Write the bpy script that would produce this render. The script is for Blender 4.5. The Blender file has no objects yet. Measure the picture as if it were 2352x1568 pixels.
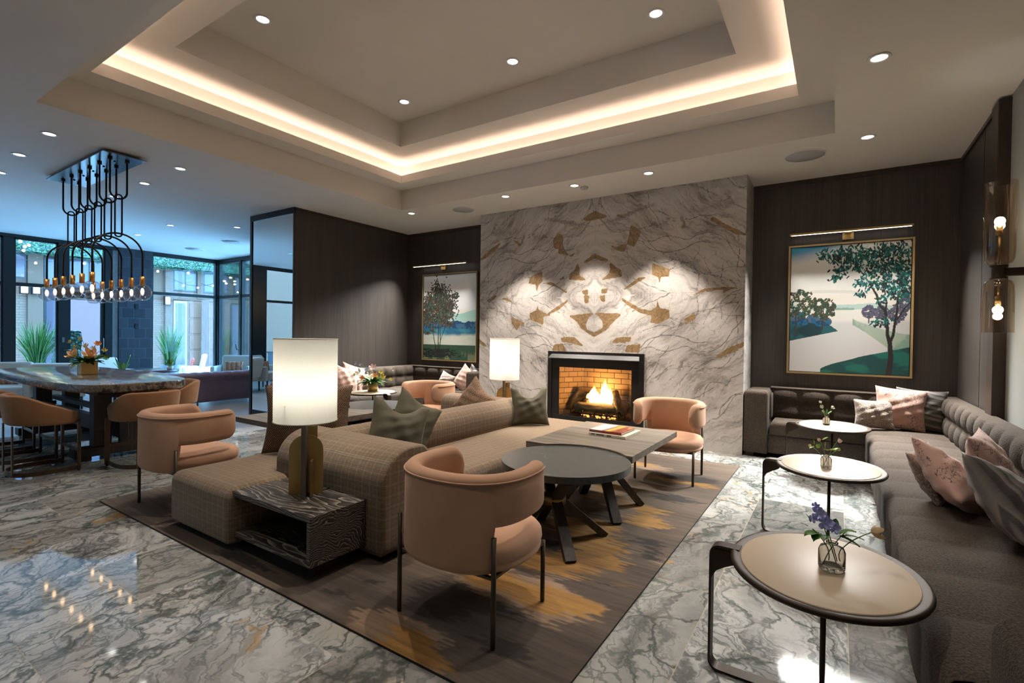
import bpy, bmesh, math, random
import numpy as np
from mathutils import Vector, Matrix
PI = math.pi
rnd = random.Random(7)
SC = bpy.context.scene
COL = SC.collection
sin, cos = math.sin, math.cos

# ------------------------------------------------------------------ geometry helpers
def link(name, me, mat, parent=None, loc=None, rotz=0.0):
    o = bpy.data.objects.new(name, me)
    COL.objects.link(o)
    for m in (mat if isinstance(mat, (list, tuple)) else [mat]):
        me.materials.append(m)
    if parent is not None:
        o.parent = parent
    if loc is not None:
        o.location = loc
    if rotz:
        o.rotation_euler = (0, 0, rotz)
    return o

class MB:
    """collects simple solids into one mesh"""
    def __init__(s):
        s.v, s.f, s.mi, s.sm = [], [], [], []
    def add(s, vs, fs, mi=0, smooth=True, M=None):
        b = len(s.v)
        if M is not None:
            vs = [tuple(M @ Vector(v)) for v in vs]
        s.v += [tuple(v) for v in vs]
        for f in fs:
            s.f.append(tuple(i + b for i in f)); s.mi.append(mi); s.sm.append(smooth)
        return s
    def bm(s, bm, mi=0, smooth=True, M=None):
        bm.verts.index_update()
        s.add([v.co[:] for v in bm.verts], [[v.index for v in f.verts] for f in bm.faces], mi, smooth, M)
        bm.free(); return s
    def box(s, x0, x1, y0, y1, z0, z1, mi=0, bev=0.0, seg=2, M=None):
        bm = bmesh.new(); bmesh.ops.create_cube(bm, size=1)
        for v in bm.verts:
            v.co = Vector(((x0 + x1) / 2 + v.co.x * (x1 - x0), (y0 + y1) / 2 + v.co.y * (y1 - y0), (z0 + z1) / 2 + v.co.z * (z1 - z0)))
        if bev > 0:
            bmesh.ops.bevel(bm, geom=bm.edges[:], offset=bev, segments=seg, profile=0.5, affect='EDGES')
        return s.bm(bm, mi, bev > 0.012, M)
    def lathe(s, prof, n=32, mi=0, M=None, smooth=True):
        vs, fs = [], []
        k = len(prof)
        for i in range(n):
            a = 2 * PI * i / n
            for r, z in prof:
                vs.append((r * cos(a), r * sin(a), z))
        for i in range(n):
            j = (i + 1) % n
            for q in range(k - 1):
                fs.append((i * k + q, j * k + q, j * k + q + 1, i * k + q + 1))
        for q, flip in ((0, True), (k - 1, False)):
            if prof[q][0] > 1e-6:
                c = [i * k + q for i in range(n)]
                fs.append(tuple(reversed(c)) if flip else tuple(c))
        return s.add(vs, fs, mi, smooth, M)
    def cyl(s, x, y, z0, z1, r, n=24, mi=0, r2=None):
        return s.lathe([(r, z0), (r if r2 is None else r2, z1)], n, mi, Matrix.Translation((x, y, 0)), True)
    def tube(s, pts, r, n=10, mi=0, closed=False, flat=None):
        """round (or flat = (width, thickness, up)) bar along a path"""
        P = [Vector(p) for p in pts]; m = len(P)
        rs = r if isinstance(r, (list, tuple)) else [r] * m
        vs, fs = [], []
        up = None
        for i in range(m):
            a = P[i - 1] if (i > 0 or closed) else P[i]
            b = P[(i + 1) % m] if (i < m - 1 or closed) else P[i]
            t = (b - a).normalized()
            if flat:
                u = Vector(flat[2]); w = t.cross(u)
                if w.length < 1e-6: w = t.cross(Vector((1, 0, 0)))
                w.normalize(); u = w.cross(t).normalized()
                d = 1.0
                if 0 < i < m - 1:
                    c = (P[i] - P[i - 1]).normalized().dot(t)
                    d = 1 / max(c, .5)
                hw, ht = flat[0] / 2, flat[1] / 2
                for sx, sz in ((-1, -1), (1, -1), (1, 1), (-1, 1)):
                    # thickness direction gets the mitre
                    vs.append(tuple(P[i] + u * (hw * sx) + w * (ht * sz * d)))
                nn = 4
            else:
                if up is None:
                    up = Vector((0, 0, 1)) if abs(t.z) < .9 else Vector((1, 0, 0))
                w = t.cross(up); w.normalize(); up = w.cross(t).normalized()
                for q in range(n):
                    an = 2 * PI * q / n
                    vs.append(tuple(P[i] + (w * cos(an) + up * sin(an)) * rs[i]))
                nn = n
        for i in range(m if closed else m - 1):
            j = (i + 1) % m
            for q in range(nn):
                q2 = (q + 1) % nn
                fs.append((i * nn + q, i * nn + q2, j * nn + q2, j * nn + q))
        if not closed:
            fs.append(tuple(reversed(range(nn)))); fs.append(tuple((m - 1) * nn + q for q in range(nn)))
        return s.add(vs, fs, mi, not flat)
    def prism(s, poly, z0, z1, mi=0, smooth=False, M=None):
        n = len(poly)
        vs = [(x, y, z0) for x, y in poly] + [(x, y, z1) for x, y in poly]
        fs = [tuple(reversed(range(n))), tuple(range(n, 2 * n))] + [(i, (i + 1) % n, n + (i + 1) % n, n + i) for i in range(n)]
        return s.add(vs, fs, mi, smooth, M)
    def grid(s, fn, nu, nv, mi=0, cu=False, cv=False, smooth=True, M=None, flip=False):
        """fn(u,v) with u,v in 0..1"""
        vs = []
        for i in range(nu):
            for j in range(nv):
                vs.append(fn(i / (nu if cu else nu - 1), j / (nv if cv else nv - 1)))
        fs = []
        for i in range(nu if cu else nu - 1):
            for j in range(nv if cv else nv - 1):
                a, b = i * nv + j, ((i + 1) % nu) * nv + j
                c, d = ((i + 1) % nu) * nv + (j + 1) % nv, i * nv + (j + 1) % nv
                fs.append((a, d, c, b) if flip else (a, b, c, d))
        return s.add(vs, fs, mi, smooth, M)
    def sphere(s, c, r, n=16, m=10, mi=0, sc=(1, 1, 1)):
        return s.grid(lambda u, v: (c[0] + r * sc[0] * sin(PI * v) * cos(2 * PI * u), c[1] + r * sc[1] * sin(PI * v) * sin(2 * PI * u), c[2] - r * sc[2] * cos(PI * v)), n, m, mi, cu=True)
    def build(s, name, mat, parent=None, loc=None, rotz=0.0, weld=True, auto=None):
        me = bpy.data.meshes.new(name)
        me.from_pydata(s.v, [], s.f)
        for p, mi, sm in zip(me.polygons, s.mi, s.sm):
            p.material_index = mi; p.use_smooth = sm
        bm = bmesh.new(); bm.from_mesh(me)
        if weld: bmesh.ops.remove_doubles(bm, verts=bm.verts, dist=1e-5)
        bmesh.ops.recalc_face_normals(bm, faces=bm.faces)
        if auto is not None:
            for e in bm.edges:
                if len(e.link_faces) == 2 and e.calc_face_angle(0) > math.radians(auto):
                    e.smooth = False
        bm.to_mesh(me); bm.free()
        return link(name, me, mat, parent, loc, rotz)

def thing(name, label, cat, loc=(0, 0, 0), rotz=0.0, group=None):
    o = bpy.data.objects.new(name, None); COL.objects.link(o)
    o.location = loc; o.rotation_euler = (0, 0, rotz); o.empty_display_size = .1
    return tag(o, label, cat, group)
def tag(o, label, cat, group=None, kind=None):
    o['label'] = label; o['category'] = cat
    if group: o['group'] = group
    if kind: o['kind'] = kind
    return o
def struct(o):
    o['kind'] = 'structure'; return o
def lab(o, t):
    o['label'] = t; return o
def dup(root, loc, rotz=None, label=None, group=None):
    def cp(o, par):
        c = o.copy(); COL.objects.link(c)
        if par is not None: c.parent = par
        for ch in list(o.children): cp(ch, c)
        return c
    r = cp(root, None); r.location = loc
    if rotz is not None: r.rotation_euler = (0, 0, rotz)
    if label: r['label'] = label
    if group: r['group'] = group
    return r
def arc(cx, cy, r, a0, a1, n):
    return [(cx + r * cos(a0 + (a1 - a0) * i / n), cy + r * sin(a0 + (a1 - a0) * i / n)) for i in range(n + 1)]
def fillet(pts, r, n=6):
    """round the inner corners of a 3D polyline"""
    P = [Vector(p) for p in pts]; out = [P[0]]
    for i in range(1, len(P) - 1):
        a = (P[i - 1] - P[i]).normalized(); b = (P[i + 1] - P[i]).normalized()
        p0, p1 = P[i] + a * r, P[i] + b * r
        for k in range(n + 1):
            t = k / n
            out.append(p0 * (1 - t) ** 2 + P[i] * 2 * t * (1 - t) + p1 * t * t)
    out.append(P[-1]); return [tuple(p) for p in out]

# value noise for painted / woven patterns
_rs = np.random.RandomState(11)
_T = _rs.rand(256, 256)
def vnoise(x, y, seed=0):
    x = np.asarray(x, float) + seed * 17.31; y = np.asarray(y, float) + seed * 9.17
    xi = np.floor(x).astype(int); yi = np.floor(y).astype(int)
    fx = x - xi; fy = y - yi
    fx = fx * fx * (3 - 2 * fx); fy = fy * fy * (3 - 2 * fy)
    a = _T[xi % 256, yi % 256]; b = _T[(xi + 1) % 256, yi % 256]; c = _T[xi % 256, (yi + 1) % 256]; d = _T[(xi + 1) % 256, (yi + 1) % 256]
    return (a * (1 - fx) + b * fx) * (1 - fy) + (c * (1 - fx) + d * fx) * fy
def fbm(x, y, seed=0, oct=4):
    s = 0; a = .5; t = 0
    for k in range(oct):
        s = s + a * vnoise(np.asarray(x) * 2 ** k, np.asarray(y) * 2 ** k, seed + k * 3); t += a; a *= .5
    return s / t
def sstep(a, b, x):
    t = np.clip((x - a) / (b - a), 0, 1); return t * t * (3 - 2 * t)
def lin(c):
    """sRGB 0-255 -> linear"""
    return tuple((v / 255 / 12.92) if v <= 10 else ((v / 255 + .055) / 1.055) ** 2.4 for v in c)
def color_attr(me, arr, name='Col'):
    a = me.color_attributes.new(name, 'FLOAT_COLOR', 'POINT')
    buf = np.ones((len(me.vertices), 4), np.float32); buf[:, :3] = arr.reshape(-1, 3)
    a.data.foreach_set('color', buf.ravel())
def grid_mesh(name, nu, nv, fn):
    """regular nu x nv grid; fn(U,V arrays)->X,Y,Z arrays"""
    U, V = np.meshgrid(np.linspace(0, 1, nu), np.linspace(0, 1, nv), indexing='ij')
    X, Y, Z = fn(U, V)
    co = np.stack([X, Y, Z], -1).reshape(-1, 3).astype(np.float32)
    i, j = np.meshgrid(np.arange(nu - 1), np.arange(nv - 1), indexing='ij')
    a = (i * nv + j).ravel(); q = np.stack([a, a + nv, a + nv + 1, a + 1], -1).astype(np.int32)
    me = bpy.data.meshes.new(name)
    me.vertices.add(len(co)); me.vertices.foreach_set('co', co.ravel())
    me.loops.add(q.size); me.loops.foreach_set('vertex_index', q.ravel())
    me.polygons.add(len(q)); me.polygons.foreach_set('loop_start', np.arange(0, q.size, 4, dtype=np.int32))
    me.update(calc_edges=True)
    return me, U, V

def pillow_mb(w, h, t, seed=0, chop=0.0, nx=22, ny=22, wr=.012):
    """scatter cushion standing in the XZ plane, base at z=0, puffed along Y"""
    mb = MB(); r = random.Random(seed); ph = [r.uniform(0, 6) for _ in range(6)]
    def side(sg):
        def fn(u, v):
            a, b = 2 * u - 1, 2 * v - 1
            puff = (max(0, 1 - a * a) ** .55) * (max(0, 1 - b * b) ** .55)
            x = w / 2 * a * (1 - .10 * (1 - b * b)); z = h / 2 * b * (1 - .08 * (1 - a * a))
            z -= chop * h * max(0, 1 - (a * 1.5) ** 2) * max(0, b) ** 1.5
            y = sg * t / 2 * puff * (1 - .35 * chop * max(0, b) * max(0, 1 - (a * 2) ** 2) * 3)
            k = wr * puff
            y += k * (sin(9 * a + 5 * b + ph[0]) * .5 + sin(14 * b - 6 * a + ph[1]) * .4) * sg
            x += .3 * k * sin(11 * b + ph[2]); z += .3 * k * sin(10 * a + ph[3])
            return (x, y, z + h / 2)
        return fn
    mb.grid(side(1), nx, ny); mb.grid(side(-1), nx, ny)
    return mb
# ------------------------------------------------------------------ materials
class G:
    def __init__(s, name):
        s.mat = bpy.data.materials.new(name); s.mat.use_nodes = True
        s.nt = s.mat.node_tree; s.nt.nodes.clear()
        s.out = s.nt.nodes.new('ShaderNodeOutputMaterial')
    def n(s, t, _p=None, **k):
        nd = s.nt.nodes.new('ShaderNode' + t)
        for a, v in (_p or {}).items(): setattr(nd, a, v)
        for a, v in k.items():
            key = a.replace('_', ' ')
            s.put(nd.inputs[key] if key in nd.inputs else nd.inputs[a], v)
        return nd
    def put(s, inp, v):
        if hasattr(v, 'is_output'): s.nt.links.new(v, inp)
        elif isinstance(v, (tuple, list)) and inp.type == 'RGBA' and len(v) == 3: inp.default_value = (*v, 1)
        else: inp.default_value = v
    def m(s, op, a, b=None, c=None, clamp=False):
        nd = s.nt.nodes.new('ShaderNodeMath'); nd.operation = op; nd.use_clamp = clamp
        for i, v in enumerate((a, b, c)):
            if v is not None: s.put(nd.inputs[i], v)
        return nd.outputs[0]
    def vm(s, op, a, b=None):
        nd = s.nt.nodes.new('ShaderNodeVectorMath'); nd.operation = op
        s.put(nd.inputs[0], a)
        if b is not None:
            s.put(nd.inputs['Scale'] if op == 'SCALE' else nd.inputs[1], b)
        return nd.outputs[0]
    def mix(s, f, a, b, bt='MIX'):
        nd = s.nt.nodes.new('ShaderNodeMix'); nd.data_type = 'RGBA'; nd.blend_type = bt
        s.put(nd.inputs[0], f); s.put(nd.inputs[6], a); s.put(nd.inputs[7], b)
        return nd.outputs[2]
    def ramp(s, f, stops, interp='LINEAR'):
        nd = s.nt.nodes.new('ShaderNodeValToRGB'); cr = nd.color_ramp; cr.interpolation = interp
        while len(cr.elements) < len(stops): cr.elements.new(.5)
        for e, (p, c) in zip(cr.elements, stops):
            e.position = p; e.color = (*c, 1) if len(c) == 3 else c
        s.put(nd.inputs[0], f); return nd.outputs[0]
    def coord(s, w='Object'):
        return s.nt.nodes.new('ShaderNodeTexCoord').outputs[w]
    def pos(s):
        return s.nt.nodes.new('ShaderNodeNewGeometry').outputs['Position']
    def sep(s, v):
        return s.n('SeparateXYZ', Vector=v).outputs
    def comb(s, x, y, z):
        return s.n('CombineXYZ', X=x, Y=y, Z=z).outputs[0]
    def mapv(s, v, sc=(1, 1, 1), loc=(0, 0, 0), rot=(0, 0, 0)):
        return s.n('Mapping', Vector=v, Scale=sc, Location=loc, Rotation=rot).outputs[0]
    def noise(s, v, scale, detail=4, rough=.5, dist=0.0, col=False):
        nd = s.n('TexNoise', Vector=v, Scale=scale, Detail=detail, Roughness=rough, Distortion=dist)
        return nd.outputs['Color' if col else 'Fac']
    def bump(s, h, st=.3, d=.01):
        return s.n('Bump', Height=h, Strength=st, Distance=d).outputs[0]
    def pbr(s, **k):
        b = s.n('BsdfPrincipled', **k); s.nt.links.new(b.outputs[0], s.out.inputs[0]); return s.mat
    def surf(s, sh):
        s.nt.links.new(sh, s.out.inputs[0]); return s.mat

def flat(name, col, rough=.6, metal=0.0, **k):
    g = G(name); return g.pbr(Base_Color=col, Roughness=rough, Metallic=metal, **k)
def mottled(name, c1, c2, scale, rough=.6, metal=0.0, bump=.1, bd=.004, stretch=(1, 1, 1), **k):
    g = G(name); v = g.mapv(g.coord(), stretch)
    f = g.noise(v, scale, 5, .6)
    return g.pbr(Base_Color=g.mix(f, c1, c2), Roughness=rough, Metallic=metal, Normal=g.bump(f, bump, bd), **k)
def emit(name, col, st):
    g = G(name); return g.surf(g.n('Emission', Color=col, Strength=st).outputs[0])

MT = {}
MT['plaster'] = mottled('plaster', (.72, .695, .64), (.76, .735, .68), 3, .9, bump=.02)
MT['plaster_right'] = mottled('plaster_grey', (.27, .285, .265), (.30, .315, .295), 3, .9, bump=.02)
MT['dark_steel'] = flat('dark_steel', (.018, .02, .02), .45, .6)
MT['window_frame'] = flat('window_frame', (.006, .010, .010), .4, .1)
MT['black'] = flat('black_metal', (.012, .011, .010), .45, .4)
MT['bronze'] = mottled('bronze', (.030, .0215, .015), (.050, .035, .024), 18, .55, .6, bump=.03)
MT['chair_leg'] = mottled('chair_leg_bronze', (.075, .058, .042), (.11, .085, .06), 20, .4, .9, bump=.02)
MT['stool_bronze'] = mottled('stool_bronze', (.085, .055, .035), (.14, .09, .055), 12, .42, .85, bump=.03)
MT['brass'] = mottled('brass', (.50, .34, .12), (.60, .42, .17), 30, .36, .8, bump=.02, stretch=(1, 1, .1))
MT['brass_dark'] = mottled('brass_dark', (.32, .205, .085), (.42, .275, .115), 30, .38, .8, bump=.02)
MT['gunmetal'] = mottled('gunmetal', (.17, .15, .13), (.25, .22, .19), 40, .4, .8, bump=.02, stretch=(1, 1, .1))
MT['gold_frame'] = flat('gold_frame', (.62, .47, .24), .35, .85)
MT['copper_socket'] = mottled('copper_socket', (.62, .27, .07), (.75, .36, .11), 40, .35, .9, bump=.02, stretch=(1, 1, .1))
MT['white_plastic'] = flat('white_plastic', (.75, .75, .74), .4)
MT['speaker'] = mottled('speaker_grille', (.40, .41, .41), (.46, .47, .47), 400, .7, bump=.3, bd=.001)
MT['lens'] = emit('downlight_lens', (1, .97, .92), 9)
MT['leaf'] = mottled('leaf', (.05, .16, .03), (.11, .27, .05), 30, .5, bump=.1)
MT['leaf_light'] = mottled('leaf_light', (.22, .38, .05), (.36, .50, .12), 30, .5, bump=.1)
MT['stem'] = flat('stem', (.10, .20, .04), .5)
MT['grass'] = mottled('grass_blade', (.03, .125, .010), (.09, .235, .028), 8, .5, bump=.05)
MT['petal_blue'] = mottled('petal_blue', (.38, .42, .85), (.52, .52, .88), 40, .6, bump=.05)
MT['petal_white'] = mottled('petal_white', (.80, .74, .66), (.85, .80, .72), 30, .6, bump=.05)
MT['petal_pink'] = mottled('petal_pink', (.80, .52, .52), (.85, .66, .62), 30, .6, bump=.05)
MT['petal_peach'] = mottled('petal_peach', (.90, .50, .24), (.93, .66, .40), 30, .6, bump=.05)
MT['petal_orange'] = mottled('petal_orange', (.85, .36, .10), (.90, .48, .18), 30, .6, bump=.05)
MT['petal_yellow'] = mottled('petal_yellow', (.72, .62, .12), (.80, .72, .26), 30, .6, bump=.05)
MT['bud_cream'] = mottled('bud_cream', (.70, .62, .36), (.80, .72, .48), 30, .6, bump=.05)
MT['paper'] = mottled('paper', (.62, .58, .48), (.70, .66, .56), 300, .8, bump=.1, bd=.001, stretch=(.02, .02, 1))
MT['leather_inset'] = mottled('leather_inset', (.46, .37, .265), (.49, .395, .285), 160, .42, bump=.06, bd=.001)
MT['purple_leather'] = mottled('purple_leather', (.20, .15, .22), (.30, .23, .31), 9, .38, bump=.25, bd=.01)
MT['cream'] = mottled('cream_upholstery', (.62, .60, .54), (.68, .66, .60), 60, .8, bump=.15, bd=.002)
MT['grey_pot'] = mottled('grey_pot', (.10, .10, .11), (.15, .15, .16), 8, .7, bump=.1)
MT['cabinet'] = mottled('cabinet_grey', (.16, .20, .23), (.19, .23, .26), 20, .5, bump=.03)

def fabric(name, c1, c2, scale=350, rough=.95, sheen=.25, bump=.5, bd=.003, big=.35, stint=None):
    g = G(name); v = g.coord()
    a = g.noise(v, scale, 2, .7); b = g.noise(v, 5, 3, .5)
    f = g.m('ADD', g.m('MULTIPLY', a, 1 - big), g.m('MULTIPLY', b, big))
    f = g.ramp(f, [(.32, (0, 0, 0)), (.68, (1, 1, 1))])
    k = {}
    if stint: k['Sheen_Tint'] = stint
    return g.pbr(Base_Color=g.mix(f, c1, c2), Roughness=rough, Sheen_Weight=sheen, Sheen_Roughness=.4, Normal=g.bump(a, bump, bd), **k)
MT['peach_velvet'] = fabric('peach_velvet', (.42, .245, .158), (.53, .325, .215), 500, .9, .25, .15, .001, .6, (1, .75, .6))
MT['suede_tan'] = fabric('suede_tan', (.235, .115, .052), (.34, .175, .083), 300, .95, .25, .2, .001, .6)
MT['green_velvet'] = fabric('green_velvet', (.060, .056, .036), (.108, .100, .068), 300, .95, .12, .15, .001, .7, (.8, .78, .62))
MT['boucle'] = fabric('brown_boucle', (.015, .0108, .0075), (.082, .060, .043), 110, 1.0, .0, 1.0, .006, .2)
MT['fur'] = fabric('fur', (.13, .098, .082), (.46, .37, .31), 75, 1, .5, 1.0, .012, .25)
MT['orange_stripe'] = (lambda g: g.pbr(Base_Color=g.ramp(g.m('FRACT', g.m('MULTIPLY', g.sep(g.coord())[0], 9.0)), [(0, (.55, .14, .05)), (.3, (.65, .42, .25)), (.5, (.60, .20, .08)), (.75, (.30, .12, .10)), (1, (.62, .36, .20))]), Roughness=.9))(G('orange_stripe'))
MT['red_cushion'] = flat('red_cushion', (.45, .07, .04), .9)

def m_plaid(name='plaid_tweed', k=1.0):
    g = G(name); P = g.coord(); nz = g.n('NewGeometry').outputs['Normal']
    wob = g.vm('SCALE', g.vm('SUBTRACT', g.noise(P, 6, 2, col=True), (.5, .5, .5)), .012)
    x, y, z = g.sep(g.vm('ADD', P, wob)); nx, ny, nzz = g.sep(nz)
    def line(c, per, w, ph):
        f = g.m('FRACT', g.m('ADD', g.m('DIVIDE', c, per), ph)); return g.m('LESS_THAN', f, w)
    def wgt(n): return g.m('LESS_THAN', g.m('ABSOLUTE', n), .80)
    dark = rust = cream = None
    for c, n, px in ((x, nx, .036), (y, ny, .036), (z, nzz, .036)):
        w = wgt(n)
        d = g.m('MULTIPLY', line(c, px, .075, .1), w); r = g.m('MULTIPLY', line(c, px * 2, .04, .35), w); e = g.m('MULTIPLY', line(c, px * 2, .035, .8), w)
        dark = d if dark is None else g.m('MAXIMUM', dark, d); rust = r if rust is None else g.m('MAXIMUM', rust, r); cream = e if cream is None else g.m('MAXIMUM', cream, e)
    wv = g.noise(g.mapv(P, (1, 1, 1)), 420, 2, .7)
    f2 = g.noise(P, 60, 3, .7)
    base = g.mix(g.ramp(g.m('ADD', g.m('MULTIPLY', wv, .6), g.m('MULTIPLY', f2, .4)), [(.36, (0, 0, 0)), (.64, (1, 1, 1))]), (.120 * k, .086 * k, .054 * k), (.25 * k, .186 * k, .122 * k))
    base = g.mix(g.m('MULTIPLY', dark, .5), base, (.045, .032, .022))
    base = g.mix(g.m('MULTIPLY', rust, .55), base, (.22, .075, .035))
    base = g.mix(g.m('MULTIPLY', cream, .45), base, (.45, .37, .26))
    return g.pbr(Base_Color=base, Roughness=.95, Sheen_Weight=.2, Normal=g.bump(wv, .35, .002))
MT['plaid'] = m_plaid()

def m_tweed():
    g = G('tweed_weave'); P = g.coord()
    x, y, z = g.sep(P)
    u = g.m('ADD', x, g.m('MULTIPLY', y, .3))
    a = g.m('FRACT', g.m('MULTIPLY', u, 62)); b = g.m('FRACT', g.m('MULTIPLY', z, 48))
    ck = g.m('ABSOLUTE', g.m('SUBTRACT', g.m('LESS_THAN', a, .5), g.m('LESS_THAN', b, .5)))
    r = g.noise(P, 95, 2, .8)
    f = g.m('ADD', g.m('MULTIPLY', ck, .42), g.m('MULTIPLY', r, .58))
    c = g.ramp(f, [(.25, (.010, .007, .006)), (.46, (.06, .028, .015)), (.60, (.19, .09, .045)), (.80, (.40, .28, .18))])
    return g.pbr(Base_Color=c, Roughness=.95, Normal=g.bump(f, .8, .006))
MT['tweed'] = m_tweed()

def m_pinkpat():
    g = G('pink_print'); P = g.coord()
    W = g.vm('ADD', P, g.vm('SCALE', g.vm('SUBTRACT', g.noise(P, 18, 3, col=True), (.5, .5, .5)), .06))
    vo = g.n('TexVoronoi', {'feature': 'DISTANCE_TO_EDGE'}, Vector=W, Scale=34.0).outputs[0]
    msk = g.m('MULTIPLY', g.m('LESS_THAN', vo, .055), g.m('GREATER_THAN', g.noise(P, 6.5, 3), .49))
    msk = g.m('MULTIPLY', msk, g.m('GREATER_THAN', g.noise(P, 60, 2), .42))
    c = g.mix(g.m('MULTIPLY', msk, .85), g.mix(g.noise(P, 8, 3), (.46, .27, .215), (.56, .365, .30)), (.075, .06, .06))
    return g.pbr(Base_Color=c, Roughness=.8, Sheen_Weight=.3, Normal=g.bump(g.noise(P, 200, 2), .1, .001))
MT['pink_print'] = m_pinkpat()

def m_stripe(name='black_silver_stripe', vert=False):
    g = G(name); P = g.coord(); x, y, z = g.sep(P)
    if vert: x, z = z, g.m('ADD', x, .03)
    u = g.m('ADD', g.m('ADD', z, g.m('MULTIPLY', x, .12)), g.m('MULTIPLY', g.noise(P, 5, 2), .03))
    f = g.m('FRACT', g.m('MULTIPLY', u, 8.0))
    c = g.ramp(f, [(0, (.012, .013, .016)), (.26, (.012, .013, .016)), (.30, (.25, .22, .19)), (.5, (.13, .12, .115)), (.55, (.02, .022, .026)), (.66, (.03, .034, .04)), (.70, (.26, .225, .195)), (.9, (.09, .08, .078)), (.94, (.014, .015, .018))])
    st = g.noise(g.mapv(P, (6, 6, 90)), 3, 3, .6)
    return g.pbr(Base_Color=g.mix(.25, c, g.mix(st, (0, 0, 0), (.4, .36, .33))), Roughness=.38, Sheen_Weight=.2, Normal=g.bump(st, .15, .003))
MT['stripe'] = m_stripe(); MT['stripe_up'] = m_stripe('black_silver_stripe_long', True)

def m_wood(name, c1, c2, ax='z', freq=60, rough=.45, seam=0.0, contrast=(.35, .65), bump=.08):
    g = G(name); P = g.coord(); x, y, z = g.sep(P)
    s = {'z': (freq, freq, 1.2), 'x': (1.2, freq, freq), 'y': (freq, 1.2, freq)}[ax]
    f = g.noise(g.mapv(P, s), 1.0, 4, .6, .6)
    f2 = g.noise(g.mapv(P, tuple(q * .12 if q > 5 else q * .5 for q in s)), 1.0, 3, .5)
    f = g.ramp(g.m('ADD', g.m('MULTIPLY', f, .65), g.m('MULTIPLY', f2, .35)), [(contrast[0], (0, 0, 0)), (contrast[1], (1, 1, 1))])
    c = g.mix(f, c1, c2)
    return g.pbr(Base_Color=c, Roughness=rough, Normal=g.bump(f, bump, .002))
MT['panel_wood'] = m_wood('panel_wood', (.029, .0238, .0208), (.060, .0495, .0425), 'z', 70, .42, bump=.05)
MT['trim_wood'] = m_wood('trim_wood', (.022, .014, .010), (.045, .028, .020), 'z', 50, .4)
MT['dark_oak'] = m_wood('dark_oak', (.018, .013, .011), (.055, .042, .034), 'z', 40, .5)
MT['table_leg_wood'] = m_wood('table_leg_wood', (.020, .016, .0135), (.055, .046, .038), 'z', 45, .5)
MT['grey_oak'] = m_wood('grey_oak', (.085, .07, .055), (.25, .215, .175), 'x', 130, .5, contrast=(.38, .6), bump=.2)

def m_cerused():
    g = G('cerused_oak'); P = g.coord()
    # cathedral figure: warped rings, pores filled white
    q = g.mapv(P, (.55, 2.4, 2.4), (3.1, .2, .15))
    q = g.vm('ADD', q, g.vm('SCALE', g.vm('SUBTRACT', g.noise(q, 1.6, 3, col=True), (.5, .5, .5)), .55))
    w = g.n('TexWave', {'wave_type': 'RINGS', 'rings_direction': 'X', 'wave_profile': 'SAW'}, Vector=q, Scale=9.0, Distortion=2.0, Detail=3.0, Detail_Scale=1.6).outputs['Fac']
    pores = g.noise(g.mapv(P, (14, 160, 160)), 1.0, 3, .65)
    f = g.m('ADD', g.m('MULTIPLY', w, .55), g.m('MULTIPLY', pores, .45))
    c = g.ramp(f, [(.30, (.016, .012, .010)), (.56, (.040, .031, .025)), (.66, (.13, .11, .09)), (.80, (.34, .30, .25))])
    return g.pbr(Base_Color=c, Roughness=.5, Normal=g.bump(f, .25, .002))
MT['cerused'] = m_cerused()

def m_slate():
    g = G('slate_stone'); P = g.coord()
    W = g.vm('ADD', P, g.vm('SCALE', g.vm('SUBTRACT', g.noise(P, 4, 4, col=True), (.5, .5, .5)), .35))
    vo = g.n('TexVoronoi', {'feature': 'DISTANCE_TO_EDGE'}, Vector=W, Scale=2.4).outputs[0]
    vein = g.m('MULTIPLY', g.ramp(vo, [(0, (1, 1, 1)), (.025, (0, 0, 0))]), g.ramp(g.noise(P, 3, 3), [(.5, (0, 0, 0)), (.62, (1, 1, 1))]))
    base = g.mix(g.noise(P, 26, 5, .7), (.022, .025, .025), (.07, .077, .075))
    return g.pbr(Base_Color=g.mix(g.m('MULTIPLY', vein, .6), base, (.34, .38, .36)), Roughness=.33, Normal=g.bump(g.noise(P, 60, 4), .08, .002))
MT['slate'] = m_slate()

def m_table_marble():
    g = G('brown_marble'); P = g.coord()
    q = g.mapv(P, (1, 2.4, 2.4), (0, 0, 0), (0, 0, .5))
    q = g.vm('ADD', q, g.vm('SCALE', g.vm('SUBTRACT', g.noise(q, 2.5, 4, col=True), (.5, .5, .5)), .7))
    f = g.noise(q, 4.5, 6, .65)
    c = g.ramp(f, [(.34, (.020, .016, .014)), (.46, (.07, .055, .045)), (.52, (.24, .20, .155)), (.57, (.085, .065, .052)), (.7, (.32, .28, .22))])
    return g.pbr(Base_Color=c, Roughness=.16)
MT['brown_marble'] = m_table_marble()

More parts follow.
